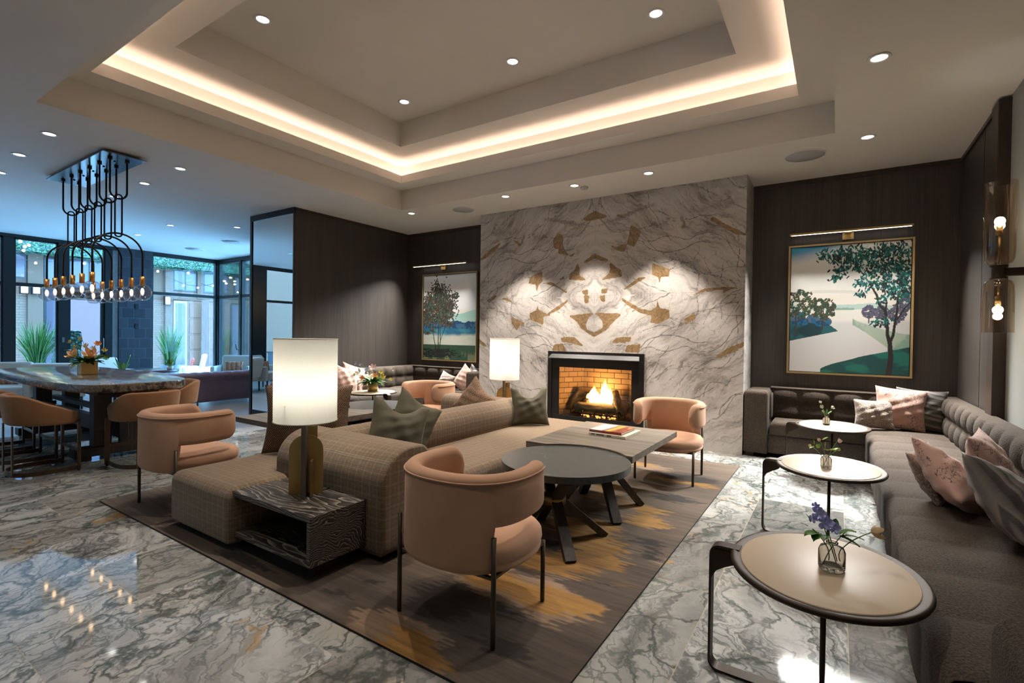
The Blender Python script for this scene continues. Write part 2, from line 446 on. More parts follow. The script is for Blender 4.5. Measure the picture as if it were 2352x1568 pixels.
def m_floor():
    """stone tiles .66 m wide laid in courses along Y, every tile with its own veining"""
    g = G('marble_tiles'); P = g.pos(); x, y, z = g.sep(P)
    TW, TL = .66, 1.30
    xs = g.m('DIVIDE', g.m('ADD', x, .59 + 40 * TW), TW); col = g.m('FLOOR', xs); fx = g.m('FRACT', xs)
    off = g.m('MULTIPLY', g.m('FRACT', g.m('MULTIPLY', col, .381)), TL)
    ys = g.m('DIVIDE', g.m('ADD', g.m('ADD', y, off), 40.0), TL); row = g.m('FLOOR', ys); fy = g.m('FRACT', ys)
    rn = g.n('TexWhiteNoise', {'noise_dimensions': '2D'}, Vector=g.comb(col, row, 0))
    r1 = rn.outputs['Value']; rc = rn.outputs['Color']; ra, rb, rg = g.sep(rc)
    ang = g.m('ADD', g.m('MULTIPLY', ra, 1.5), .55)
    P2 = g.vm('ADD', P, g.vm('SCALE', rc, 37.0))
    rot = g.n('VectorRotate', {'rotation_type': 'Z_AXIS'}, Vector=P2, Angle=ang).outputs[0]
    W = g.vm('ADD', rot, g.vm('SCALE', g.vm('SUBTRACT', g.noise(rot, 2.2, 5, .6, col=True), (.5, .5, .5)), .55))
    st = g.mapv(W, (1, 4.6, 1))
    cloud = g.noise(st, 1.1, 6, .60)
    band = g.noise(g.mapv(W, (1.2, 9, 1)), 1.7, 6, .65)
    vo = g.n('TexVoronoi', {'feature': 'DISTANCE_TO_EDGE'}, Vector=g.mapv(W, (1, 1.9, 1)), Scale=2.5).outputs[0]
    vo2 = g.n('TexVoronoi', {'feature': 'DISTANCE_TO_EDGE'}, Vector=g.mapv(W, (1.2, 2.4, 1)), Scale=6.5).outputs[0]
    dens = g.noise(rot, 1.3, 3)
    vein = g.m('MULTIPLY', g.ramp(vo, [(0, (1, 1, 1)), (.02, (.8, .8, .8)), (.06, (0, 0, 0))]), g.ramp(dens, [(.36, (0, 0, 0)), (.52, (1, 1, 1))]))
    vein2 = g.m('MULTIPLY', g.ramp(vo2, [(0, (1, 1, 1)), (.03, (.8, .8, .8)), (.10, (0, 0, 0))]), g.ramp(g.noise(rot, 2.1, 3), [(.40, (0, 0, 0)), (.54, (1, 1, 1))]))
    tone = g.ramp(r1, [(0, (.60, .61, .61)), (.35, (.50, .52, .52)), (.6, (.38, .39, .38)), (.85, (.27, .268, .255)), (1, (.20, .198, .19))])
    base = g.mix(g.ramp(cloud, [(.30, (0, 0, 0)), (.56, (1, 1, 1))]), g.mix(.6, tone, (.07, .075, .075)), tone)
    base = g.mix(g.m('MULTIPLY', g.ramp(band, [(.53, (0, 0, 0)), (.62, (1, 1, 1))]), .66), base, (.085, .10, .095))
    base = g.mix(g.m('MULTIPLY', g.ramp(g.noise(rot, 1.1, 4), [(.60, (0, 0, 0)), (.72, (1, 1, 1))]), .55), base, (.40, .34, .26))
    base = g.mix(g.m('MULTIPLY', vein, .85), base, (.045, .06, .055))
    base = g.mix(g.m('MULTIPLY', vein2, .7), base, (.085, .105, .10))
    gold = g.m('MULTIPLY', g.m('GREATER_THAN', rb, .72), g.ramp(g.noise(W, 2.6, 6, .7), [(.57, (0, 0, 0)), (.64, (1, 1, 1))]))
    base = g.mix(g.m('MULTIPLY', gold, .65), base, (.42, .24, .06))
    jx = g.m('LESS_THAN', g.m('MINIMUM', fx, g.m('SUBTRACT', 1.0, fx)), .0035); jy = g.m('LESS_THAN', g.m('MINIMUM', fy, g.m('SUBTRACT', 1.0, fy)), .0018)
    base = g.mix(g.m('MULTIPLY', g.m('MAXIMUM', jx, jy), .6), base, (.46, .38, .26))
    return g.pbr(Base_Color=base, Roughness=g.m('ADD', .025, g.m('MULTIPLY', cloud, .05)), Specular_IOR_Level=.5)
MT['marble_tiles'] = m_floor()

def m_planks():
    g = G('stone_planks'); P = g.pos(); x, y, z = g.sep(P)
    TW, TL = .20, 1.2
    ys = g.m('DIVIDE', g.m('ADD', y, 20.0), TW); row = g.m('FLOOR', ys); fy = g.m('FRACT', ys)
    xs = g.m('DIVIDE', g.m('ADD', g.m('ADD', x, 40.0), g.m('MULTIPLY', g.m('FRACT', g.m('MULTIPLY', row, .37)), TL)), TL)
    fx = g.m('FRACT', xs); r = g.n('TexWhiteNoise', {'noise_dimensions': '2D'}, Vector=g.comb(g.m('FLOOR', xs), row, 0)).outputs['Value']
    f = g.noise(g.mapv(P, (2, 14, 1)), 1.5, 4, .6)
    c = g.mix(g.m('ADD', g.m('MULTIPLY', r, .5), g.m('MULTIPLY', f, .5)), (.30, .29, .27), (.46, .44, .41))
    j = g.m('MAXIMUM', g.m('LESS_THAN', fy, .02), g.m('LESS_THAN', fx, .004))
    return g.pbr(Base_Color=g.mix(g.m('MULTIPLY', j, .55), c, (.12, .11, .10)), Roughness=.28)
MT['planks'] = m_planks()

def m_wallmarble():
    """four book-matched slabs; the gold pockets come from the slab's own map (attribute Gold)"""
    g = G('bookmatched_marble'); P = g.pos(); x, y, z = g.sep(P)
    u = g.m('ABSOLUTE', g.m('SUBTRACT', x, -3.09)); v = g.m('ABSOLUTE', g.m('SUBTRACT', z, 2.12))
    # slabs above and below the seam are mirrored with a small drift
    v = g.m('ADD', v, g.m('MULTIPLY', g.m('GREATER_THAN', z, 2.12), .03))
    Q = g.comb(u, g.m('MULTIPLY', y, .6), v)
    rot = g.n('VectorRotate', {'rotation_type': 'Y_AXIS'}, Vector=Q, Angle=-.62).outputs[0]
    W = g.vm('ADD', rot, g.vm('SCALE', g.vm('SUBTRACT', g.noise(rot, 1.6, 5, .6, col=True), (.5, .5, .5)), .5))
    cloud = g.noise(g.mapv(W, (1, 1, 4.5)), 1.5, 6, .62)
    fine = g.noise(g.mapv(W, (2, 2, 16)), 2.2, 6, .7)
    base = g.ramp(g.m('ADD', g.m('MULTIPLY', cloud, .6), g.m('MULTIPLY', fine, .4)), [(.36, (.17, .16, .152)), (.43, (.34, .32, .30)), (.50, (.50, .475, .45)), (.62, (.62, .595, .565))])
    vo = g.n('TexVoronoi', {'feature': 'DISTANCE_TO_EDGE'}, Vector=g.mapv(W, (1, 1, 1.9)), Scale=2.1).outputs[0]
    vo2 = g.n('TexVoronoi', {'feature': 'DISTANCE_TO_EDGE'}, Vector=g.vm('ADD', W, g.vm('SCALE', g.noise(W, 9, 3, col=True), .12)), Scale=6.5).outputs[0]
    v1 = g.m('MULTIPLY', g.ramp(vo, [(0, (1, 1, 1)), (.022, (0, 0, 0))]), g.ramp(g.noise(rot, 1.7, 3), [(.42, (0, 0, 0)), (.58, (1, 1, 1))]))
    v2 = g.m('MULTIPLY', g.ramp(vo2, [(0, (1, 1, 1)), (.035, (0, 0, 0))]), g.ramp(g.noise(rot, 2.3, 4), [(.52, (0, 0, 0)), (.62, (1, 1, 1))]))
    base = g.mix(g.m('MULTIPLY', v1, .30), base, (.13, .12, .11))
    base = g.mix(g.m('MULTIPLY', v2, .35), base, (.13, .12, .11))
    vb = g.ramp(g.m('ADD', g.sep(g.n('Attribute', {'attribute_name': 'Gold'}).outputs['Color'])[2], g.m('MULTIPLY', g.m('SUBTRACT', g.noise(Q, 16, 5, .75), .5), 1.3)), [(.30, (0, 0, 0)), (.62, (1, 1, 1))])
    base = g.mix(g.m('MULTIPLY', vb, .85), base, (.12, .11, .10))
    at = g.n('Attribute', {'attribute_name': 'Gold'}); gr, gg, gb = g.sep(at.outputs['Color'])
    gm = g.ramp(g.m('ADD', gr, g.m('MULTIPLY', g.m('SUBTRACT', g.noise(Q, 22, 6, .8), .5), .9)), [(.33, (0, 0, 0)), (.40, (1, 1, 1))])
    gold = g.mix(g.ramp(g.noise(g.mapv(W, (3, 3, 9)), 4, 5, .7), [(.35, (0, 0, 0)), (.65, (1, 1, 1))]), (.15, .095, .045), (.36, .245, .13))
    dk = g.ramp(g.m('ADD', gg, g.m('MULTIPLY', g.m('SUBTRACT', g.noise(Q, 14, 5, .7), .5), .8)), [(.45, (0, 0, 0)), (.6, (1, 1, 1))])
    base = g.mix(g.m('MULTIPLY', dk, .62), base, (.13, .118, .108))
    base = g.mix(gm, base, gold)
    sx = g.m('LESS_THAN', u, .0025); sz = g.m('LESS_THAN', g.m('ABSOLUTE', g.m('SUBTRACT', z, 2.12)), .003)
    base = g.mix(g.m('MULTIPLY', g.m('MAXIMUM', sx, sz), .35), base, (.2, .18, .16))
    return g.pbr(Base_Color=base, Roughness=.28)
MT['wall_marble'] = m_wallmarble()

def m_tiles_slate():
    g = G('dark_slate_tiles'); P = g.pos(); x, y, z = g.sep(P)
    c = g.comb(g.m('ADD', y, x), z, 0)
    b = g.n('TexBrick', {'offset': 0.5, 'squash': 1.0}, Vector=c, Color1=(.008, .011, .016), Color2=(.030, .036, .045), Mortar=(.05, .065, .08), Scale=1.0, Mortar_Size=.006, Brick_Width=.26, Row_Height=.26)
    n = g.noise(P, 9, 5, .6)
    return g.pbr(Base_Color=g.mix(n, b.outputs['Color'], g.mix(.5, b.outputs['Color'], (.02, .025, .03))), Roughness=.4, Normal=g.bump(n, .3, .01))
MT['slate_tiles'] = m_tiles_slate()

def m_brick(name, w, h, c1, c2, mo, ms, bump=.4, axis='x', **k):
    g = G(name); x, y, z = g.sep(g.pos())
    c = g.comb(g.m('ADD', x, y) if axis == 'xy' else (x if axis == 'x' else y), z, 0)
    b = g.n('TexBrick', Vector=c, Color1=c1, Color2=c2, Mortar=mo, Scale=1.0, Mortar_Size=ms, Brick_Width=w, Row_Height=h)
    return g.pbr(Base_Color=b.outputs['Color'], Roughness=.85, Normal=g.bump(g.m('SUBTRACT', 1.0, b.outputs['Fac']), bump, .008), **k)
MT['fire_brick'] = m_brick('fire_brick', .23, .085, (.42, .24, .12), (.54, .34, .19), (.10, .055, .03), .006, axis='xy')
MT['white_brick'] = m_brick('white_brick', .42, .09, (.12, .072, .047), (.14, .083, .054), (.065, .038, .025), .006, axis='y')

def _mixs(g, f, a, b):
    nd = g.n('MixShader'); g.put(nd.inputs[0], f); g.put(nd.inputs[1], a); g.put(nd.inputs[2], b); return nd.outputs[0]
g_ = G('window_glass')
MT['pane'] = g_.surf(_mixs(g_, g_.m('MULTIPLY', g_.n('Fresnel', IOR=1.45).outputs[0], .9), g_.n('BsdfTransparent', Color=(.86, .95, .97)).outputs[0], g_.n('BsdfGlossy', Color=(1, 1, 1), Roughness=.01).outputs[0]))
def m_thin_glass(name, tint, k=.9):
    g = G(name); lw = g.n('LayerWeight', Blend=.35).outputs['Facing']
    f = g.m('ADD', .07, g.m('MULTIPLY', g.m('POWER', lw, 2.5), k))
    return g.surf(_mixs(g, f, g.n('BsdfTransparent', Color=tint).outputs[0], g.n('BsdfGlossy', Color=(.9, .9, .9), Roughness=.02).outputs[0]))
MT['bulb_glass'] = m_thin_glass('bulb_glass', (.86, .85, .85), 1.3)
MT['sconce_glass'] = m_thin_glass('sconce_glass', (.78, .68, .56), .7)
g_ = G('vase_glass'); MT['vase_glass'] = g_.pbr(Base_Color=(.93, .95, .93), Roughness=.02, Transmission_Weight=1.0, IOR=1.42)
g_ = G('mirror'); MT['mirror'] = g_.pbr(Base_Color=(.80, .82, .82), Roughness=.008, Metallic=1.0)
MT['filament'] = emit('filament', (1, .66, .38), 8)
MT['sconce_bulb'] = emit('sconce_bulb', (1, .88, .72), 40)
MT['string_bulb'] = emit('string_bulb', (1, .78, .5), 25)
MT['lantern_glow'] = emit('lantern_glow', (1, .72, .35), 5)
MT['picture_led'] = emit('picture_led', (1, .95, .85), 6)

def m_shade(name, col):
    g = G(name); P = g.coord(); f = g.noise(g.mapv(P, (1, 1, .15)), 260, 2, .6); f2 = g.noise(g.mapv(P, (.2, .2, 1)), 260, 2, .6)
    c = g.mix(g.m('MULTIPLY', g.m('ADD', f, f2), .5), tuple(q * .86 for q in col), col)
    return g.surf(_mixs(g, .62, g.n('BsdfDiffuse', Color=c).outputs[0], g.n('BsdfTranslucent', Color=c).outputs[0]))
MT['shade'] = m_shade('linen_shade', (.84, .83, .76))
MT['shade_pink'] = m_shade('pale_shade', (.84, .78, .74))

def m_flame():
    g = G('flame'); x, y, z = g.sep(g.coord('Generated'))
    c = g.ramp(z, [(0, (1, .62, .22)), (.45, (1, .50, .13)), (1, (1, .22, .03))])
    s = g.ramp(z, [(0, (1, 1, 1)), (.5, (.5, .5, .5)), (1, (.04, .04, .04))])
    lw = g.n('LayerWeight', Blend=.3).outputs['Facing']
    e = g.n('Emission', Color=c, Strength=g.m('MULTIPLY', s, 26)).outputs[0]
    a = g.m('MULTIPLY', g.m('POWER', g.m('SUBTRACT', 1.0, lw), .8), g.ramp(z, [(0, (1, 1, 1)), (.55, (.8, .8, .8)), (1, (0, 0, 0))]))
    return g.surf(_mixs(g, a, g.n('BsdfTransparent').outputs[0], e))
MT['flame'] = m_flame()
MT['ember'] = emit('ember', (1, .25, .05), 3)
MT['log'] = mottled('log_bark', (.035, .02, .012), (.26, .17, .10), 14, .9, bump=.9, bd=.03, stretch=(.5, 1, 1))

def m_attr(name, rough=.7, bump=0.0, fine=None, **k):
    g = G(name); c = g.n('Attribute', {'attribute_name': 'Col'}).outputs['Color']
    kk = dict(k)
    if fine:
        f = g.noise(g.mapv(g.coord(), fine[0]), 1.0, 3, .6)
        c = g.mix(fine[1], c, g.mix(f, (0, 0, 0), (1, 1, 1)), 'OVERLAY'); kk['Normal'] = g.bump(f, bump, .003)
    return g.pbr(Base_Color=c, Roughness=rough, **kk)
MT['painting'] = m_attr('painted_canvas', .6, .05, ((90, 90, 90), .12))
MT['rug'] = m_attr('rug_pile', 1.0, .5, ((14, 230, 60), .38), Sheen_Weight=.03, Sheen_Roughness=.5)
MT['cover_art'] = m_attr('book_cover', .35)
def m_leafwall():
    g = G('boxwood_hedge'); P = g.pos(); v = g.n('TexVoronoi', Vector=P, Scale=16.0)
    f = v.outputs['Distance']; r = g.sep(v.outputs['Color'])[0]
    c = g.mix(r, (.016, .07, .022), (.085, .22, .085))
    return g.pbr(Base_Color=g.mix(g.ramp(f, [(.2, (0, 0, 0)), (.6, (1, 1, 1))]), c, (.008, .03, .015)), Roughness=.5, Normal=g.bump(f, 1.0, .05))
MT['hedge'] = m_leafwall()
MT['stucco'] = mottled('stucco', (.088, .050, .030), (.105, .060, .036), 60, .95, bump=.1)
MT['stucco_dark'] = mottled('stucco_dark', (.06, .033, .021), (.07, .039, .025), 60, .95, bump=.1)
MT['garage'] = mottled('garage_panel', (.125, .052, .023), (.14, .06, .027), 10, .7, bump=.03)
MT['roller'] = flat('roller_blind', (.135, .070, .060), .9)
MT['far_glass'] = flat('far_glass', (.06, .045, .055), .08, .0)
MT['courtyard'] = mottled('courtyard_paving', (.62, .62, .62), (.72, .72, .72), 4, .8)
MT['curtain'] = flat('sheer_curtain', (.19, .115, .09), .9)
# ------------------------------------------------------------------ room shell
CZ = 3.6
XL, XR, YB, YF = -15.3, 1.2, 7.58, -3.5
TX0, TX1, TY0, TY1 = -6.23, -.06, 1.42, 6.01
def rect(m): return (TX0 + m, TX1 - m, TY0 + m, TY1 - m)

def make_floor():
    mb = MB()
    mb.add([(-7.40, YF, 0), (XR + .1, YF, 0), (XR + .1, YB + .1, 0), (-7.40, YB + .1, 0)], [(0, 1, 2, 3)], 0, False)
    mb.add([(-7.40, YF, 0), (-7.40, 4.0, 0), (-9.6, 4.0, 0), (-9.6, YF, 0)], [(0, 1, 2, 3)], 0, False)
    mb.add([(XL - .2, YF, 0), (-9.6, YF, 0), (-9.6, YB + .1, 0), (XL - .2, YB + .1, 0)], [(0, 1, 2, 3)], 1, False)
    mb.add([(-9.6, 4.0, 0), (-7.40, 4.0, 0), (-7.40, YB + .1, 0), (-9.6, YB + .1, 0)], [(0, 1, 2, 3)], 1, False)
    return struct(mb.build('floor', [MT['marble_tiles'], MT['planks']]))
make_floor()

def make_ceiling():
    mb = MB()
    def ring(o, i, z):     # flat ring facing down
        (a0, a1, b0, b1), (c0, c1, d0, d1) = o, i
        v = [(a0, b0, z), (a1, b0, z), (a1, b1, z), (a0, b1, z), (c0, d0, z), (c1, d0, z), (c1, d1, z), (c0, d1, z)]
        mb.add(v, [(0, 1, 5, 4), (1, 2, 6, 5), (2, 3, 7, 6), (3, 0, 4, 7)], 0, False)
    def riser(r, z0, z1):
        a0, a1, b0, b1 = r
        v = [(x, y, z) for z in (z0, z1) for x, y in ((a0, b0), (a1, b0), (a1, b1), (a0, b1))]
        mb.add(v, [(i, (i + 1) % 4, 4 + (i + 1) % 4, 4 + i) for i in range(4)], 0, False)
    ring((XL - .3, XR + .1, YF, YB + .1), rect(0), CZ)
    riser(rect(0), CZ, 3.93)
    ring(rect(0), rect(.31), 3.93)
    riser(rect(.31), 3.93, 4.05)
    ring(rect(.29), rect(.31), 4.05)
    riser(rect(.29), 3.97, 4.05)
    ring(rect(.16), rect(.29), 3.97)          # trough that holds the strip
    riser(rect(.16), 3.97, 4.25)
    ring(rect(.16), rect(.81), 4.25)
    riser(rect(.81), 4.25, 4.60)
    c = rect(.81)
    mb.add([(c[0], c[2], 4.6), (c[1], c[2], 4.6), (c[1], c[3], 4.6), (c[0], c[3], 4.6)], [(0, 1, 2, 3)], 0, False)
    # outer deck that closes the void above
    mb.add([(XL - .3, YF, 4.75), (XR + .1, YF, 4.75), (XR + .1, YB + .1, 4.75), (XL - .3, YB + .1, 4.75)], [(0, 1, 2, 3)], 0, False)
    o = mb.build('ceiling', MT['plaster'], weld=False)
    return struct(o)
make_ceiling()

# --- chimney breast
GOLD = [[(-330,330),(-320,336),(-310,340),(-300,334),(-289,330),(-298,328),(-310,327),(-324,327)],[(-380,305),(-370,312),(-363,305),(-365,296),(-361,286),(-353,276),(-342,279),(-348,274),(-361,279),(-372,281),(-370,288),(-381,291)],[(-254,312),(-245,308),(-239,301),(-243,290),(-249,281),(-259,286),(-255,300)],[(-364,321),(-353,327),(-341,331),(-345,329),(-357,324)],[(-281,331),(-269,329),(-258,322),(-266,325)],[(-290,289),(-276,282),(-259,286),(-263,275),(-276,279)],[(-329,263),(-310,276),(-287,264),(-291,262),(-310,269),(-325,263)],[(-338,263),(-335,255),(-335,244),(-321,236),(-352,239),(-351,247),(-343,252)],[(-285,261),(-284,250),(-287,243),(-299,235),(-287,237),(-266,239),(-268,248),(-276,253)],[(-371,238),(-360,245),(-362,240)],[(-424,245),(-401,254),(-400,238),(-408,233),(-410,220),(-412,234),(-425,236)],[(-221,255),(-197,245),(-198,236),(-209,236),(-212,223),(-211,235),(-221,239)],[(-407,236),(-382,235),(-369,227),(-352,218),(-359,219),(-373,228),(-391,234)],[(-217,237),(-242,235),(-253,227),(-266,218),(-253,223),(-242,230),(-230,235)],[(-331,220),(-320,222),(-320,214),(-326,215)],[(-298,222),(-287,222),(-290,215),(-298,215)],[(-326,212),(-318,212),(-319,202),(-324,201)],[(-300,211),(-292,212),(-292,202),(-298,204)],[(-390,186),(-370,198),(-352,208),(-355,204),(-370,192),(-386,186)],[(-267,208),(-252,199),(-236,190),(-224,189),(-236,185),(-252,194),(-264,203)],[(-406,203),(-408,193),(-395,187),(-383,183),(-397,182),(-398,169),(-422,177),(-423,187),(-411,191)],[(-214,206),(-210,191),(-197,189),(-197,177),(-211,170),(-222,171),(-221,182),(-234,184),(-220,189),(-213,194)],[(-351,182),(-309,186),(-318,180),(-323,169),(-321,161),(-309,156),(-309,150),(-330,163),(-338,174)],[(-309,186),(-266,184),(-280,171),(-290,160),(-309,150),(-309,156),(-294,163),(-294,172),(-301,181)],[(-366,148),(-342,149),(-333,141),(-325,135),(-346,140),(-363,142)],[(-281,141),(-272,149),(-251,150),(-252,144),(-268,142)],[(-380,128),(-376,137),(-361,138),(-355,126)],[(-259,129),(-256,138),(-237,140),(-239,129)],[(-528,281),(-505,298),(-480,309),(-495,295),(-513,285)],[(-145,308),(-141,311),(-127,300),(-99,283),(-112,285),(-131,298)],[(-512,210),(-489,220),(-494,213),(-504,208)],[(-483,214),(-468,213),(-453,205),(-471,210)],[(-170,206),(-150,216),(-127,217),(-110,216),(-119,214),(-128,209),(-124,215),(-150,213)],[(-133,222),(-124,216),(-131,219)],[(-459,181),(-431,170),(-443,167),(-448,159),(-458,171)],[(-178,174),(-163,184),(-161,177),(-176,167),(-170,175)],[(-136,125),(-118,138),(-98,147),(-98,143),(-112,134),(-127,126)],[(-527,144),(-511,133),(-510,129),(-527,137)],[(-459,311),(-441,302),(-444,299)],[(-183,304),(-175,302),(-165,311),(-180,299)],[(-172,152),(-167,145),(-171,148)]]
CX0, CX1, CY = -5.255, -1.005, 6.96
FX0, FX1, FZ0, FZ1 = -3.80, -2.36, .09, 1.22
def make_chimney():
    nu, nv = 401, 341
    xs = np.linspace(CX0, CX1, nu); zs = np.linspace(0, CZ, nv)
    me, U, V = grid_mesh('wall_fireplace', nu, nv, lambda U, V: (CX0 + (CX1 - CX0) * U, CY + 0 * U, CZ * V))
    X = CX0 + (CX1 - CX0) * U; Z = CZ * V
    m = np.zeros_like(X)
    for poly in GOLD:
        px = np.array([p[0] / 100 for p in poly]); pz = np.array([p[1] / 100 for p in poly])
        ins = np.zeros(X.shape, bool); j = len(px) - 1
        for i in range(len(px)):
            c = ((pz[i] > Z) != (pz[j] > Z)) & (X < (px[j] - px[i]) * (Z - pz[i]) / (pz[j] - pz[i] + 1e-9) + px[i])
            ins ^= c; j = i
        m = np.maximum(m, ins.astype(float))
    for _ in range(3):
        p = np.pad(m, 1, 'edge')
        m = (p[:-2, 1:-1] + p[2:, 1:-1] + p[1:-1, :-2] + p[1:-1, 2:] + 2 * p[1:-1, 1:-1]) / 6
    m = np.clip(m * 1.15, 0, 1)
    # smoky mineral drifts beside the pockets
    cx, cz = -3.09, 2.13
    u, v = np.abs(X - cx), np.abs(Z - cz)
    d = np.zeros_like(X)
    for a, b, sa, sb, w in ((.55, 1.17, .8, .07, .62), (.75, .62, .25, .10, .5), (.42, .42, .18, .10, .5), (1.35, .1, .45, .12, .5), (.30, .18, .25, .07, .55), (1.15, .45, .18, .18, .5), (1.9, 1.2, .3, .35, .42), (.6, .9, .12, .2, .4), (1.5, .75, .3, .10, .5), (1.75, .3, .3, .08, .5)):
        d = np.maximum(d, w * np.exp(-((u - a) / sa) ** 2 - ((v - b - (.25 * (u - a) if a < 1 else -.5 * (u - a))) / sb) ** 2))
    # grey mineral halo round every pocket
    hm = m.copy()
    for _ in range(7):
        p = np.pad(hm, 1, 'edge'); hm = np.maximum(hm, .93 * np.max([p[:-2, 1:-1], p[2:, 1:-1], p[1:-1, :-2], p[1:-1, 2:]], 0))
    d = np.maximum(d, .56 * hm * (m < .3))
    # wandering veins, mirrored like the slabs
    vn = np.zeros_like(X); rr = random.Random(12); vv = np.where(Z > cz, v + .03, v)
    for k in range(38):
        a_, b_ = rr.uniform(.0, 2.0), rr.uniform(0, 1.9); th = -.52 + rr.gauss(0, .55); n_ = rr.randrange(8, 42); w_ = rr.uniform(.001, .004); st_ = rr.uniform(.35, .95)
        for q in range(n_):
            th += rr.gauss(0, .28); th += .12 * (-.52 - th); a2, b2 = a_ + .045 * cos(th), b_ + .045 * sin(th)
            sl = (u > min(a_, a2) - .05) & (u < max(a_, a2) + .05) & (vv > min(b_, b2) - .05) & (vv < max(b_, b2) + .05)
            if sl.any():
                uu, v3 = u[sl], vv[sl]; dx, dy = a2 - a_, b2 - b_
                t_ = np.clip(((uu - a_) * dx + (v3 - b_) * dy) / (dx * dx + dy * dy), 0, 1); dd = np.hypot(uu - a_ - t_ * dx, v3 - b_ - t_ * dy)
                vn[sl] = np.maximum(vn[sl], st_ * np.exp(-(dd / (w_ + .004)) ** 2))
            a_, b_ = a2, b2
    color_attr(me, np.stack([m, d, vn], -1), 'Gold')
    bm = bmesh.new(); bm.from_mesh(me)
    kill = [f for f in bm.faces if FX0 < f.calc_center_median().x < FX1 and FZ0 < f.calc_center_median().z < FZ1]
    bmesh.ops.delete(bm, geom=kill, context='FACES')
    bm.to_mesh(me); bm.free()
    o = struct(link('wall_fireplace', me, MT['wall_marble']))
    sd = MB()
    for x, s in ((CX0, -1), (CX1, 1)):
        sd.box(min(x, x - s * .03), max(x, x - s * .03), CY + .0005, YB + .05, 0, CZ)
    struct(sd.build('wall_chimney', MT['wall_marble']))
make_chimney()

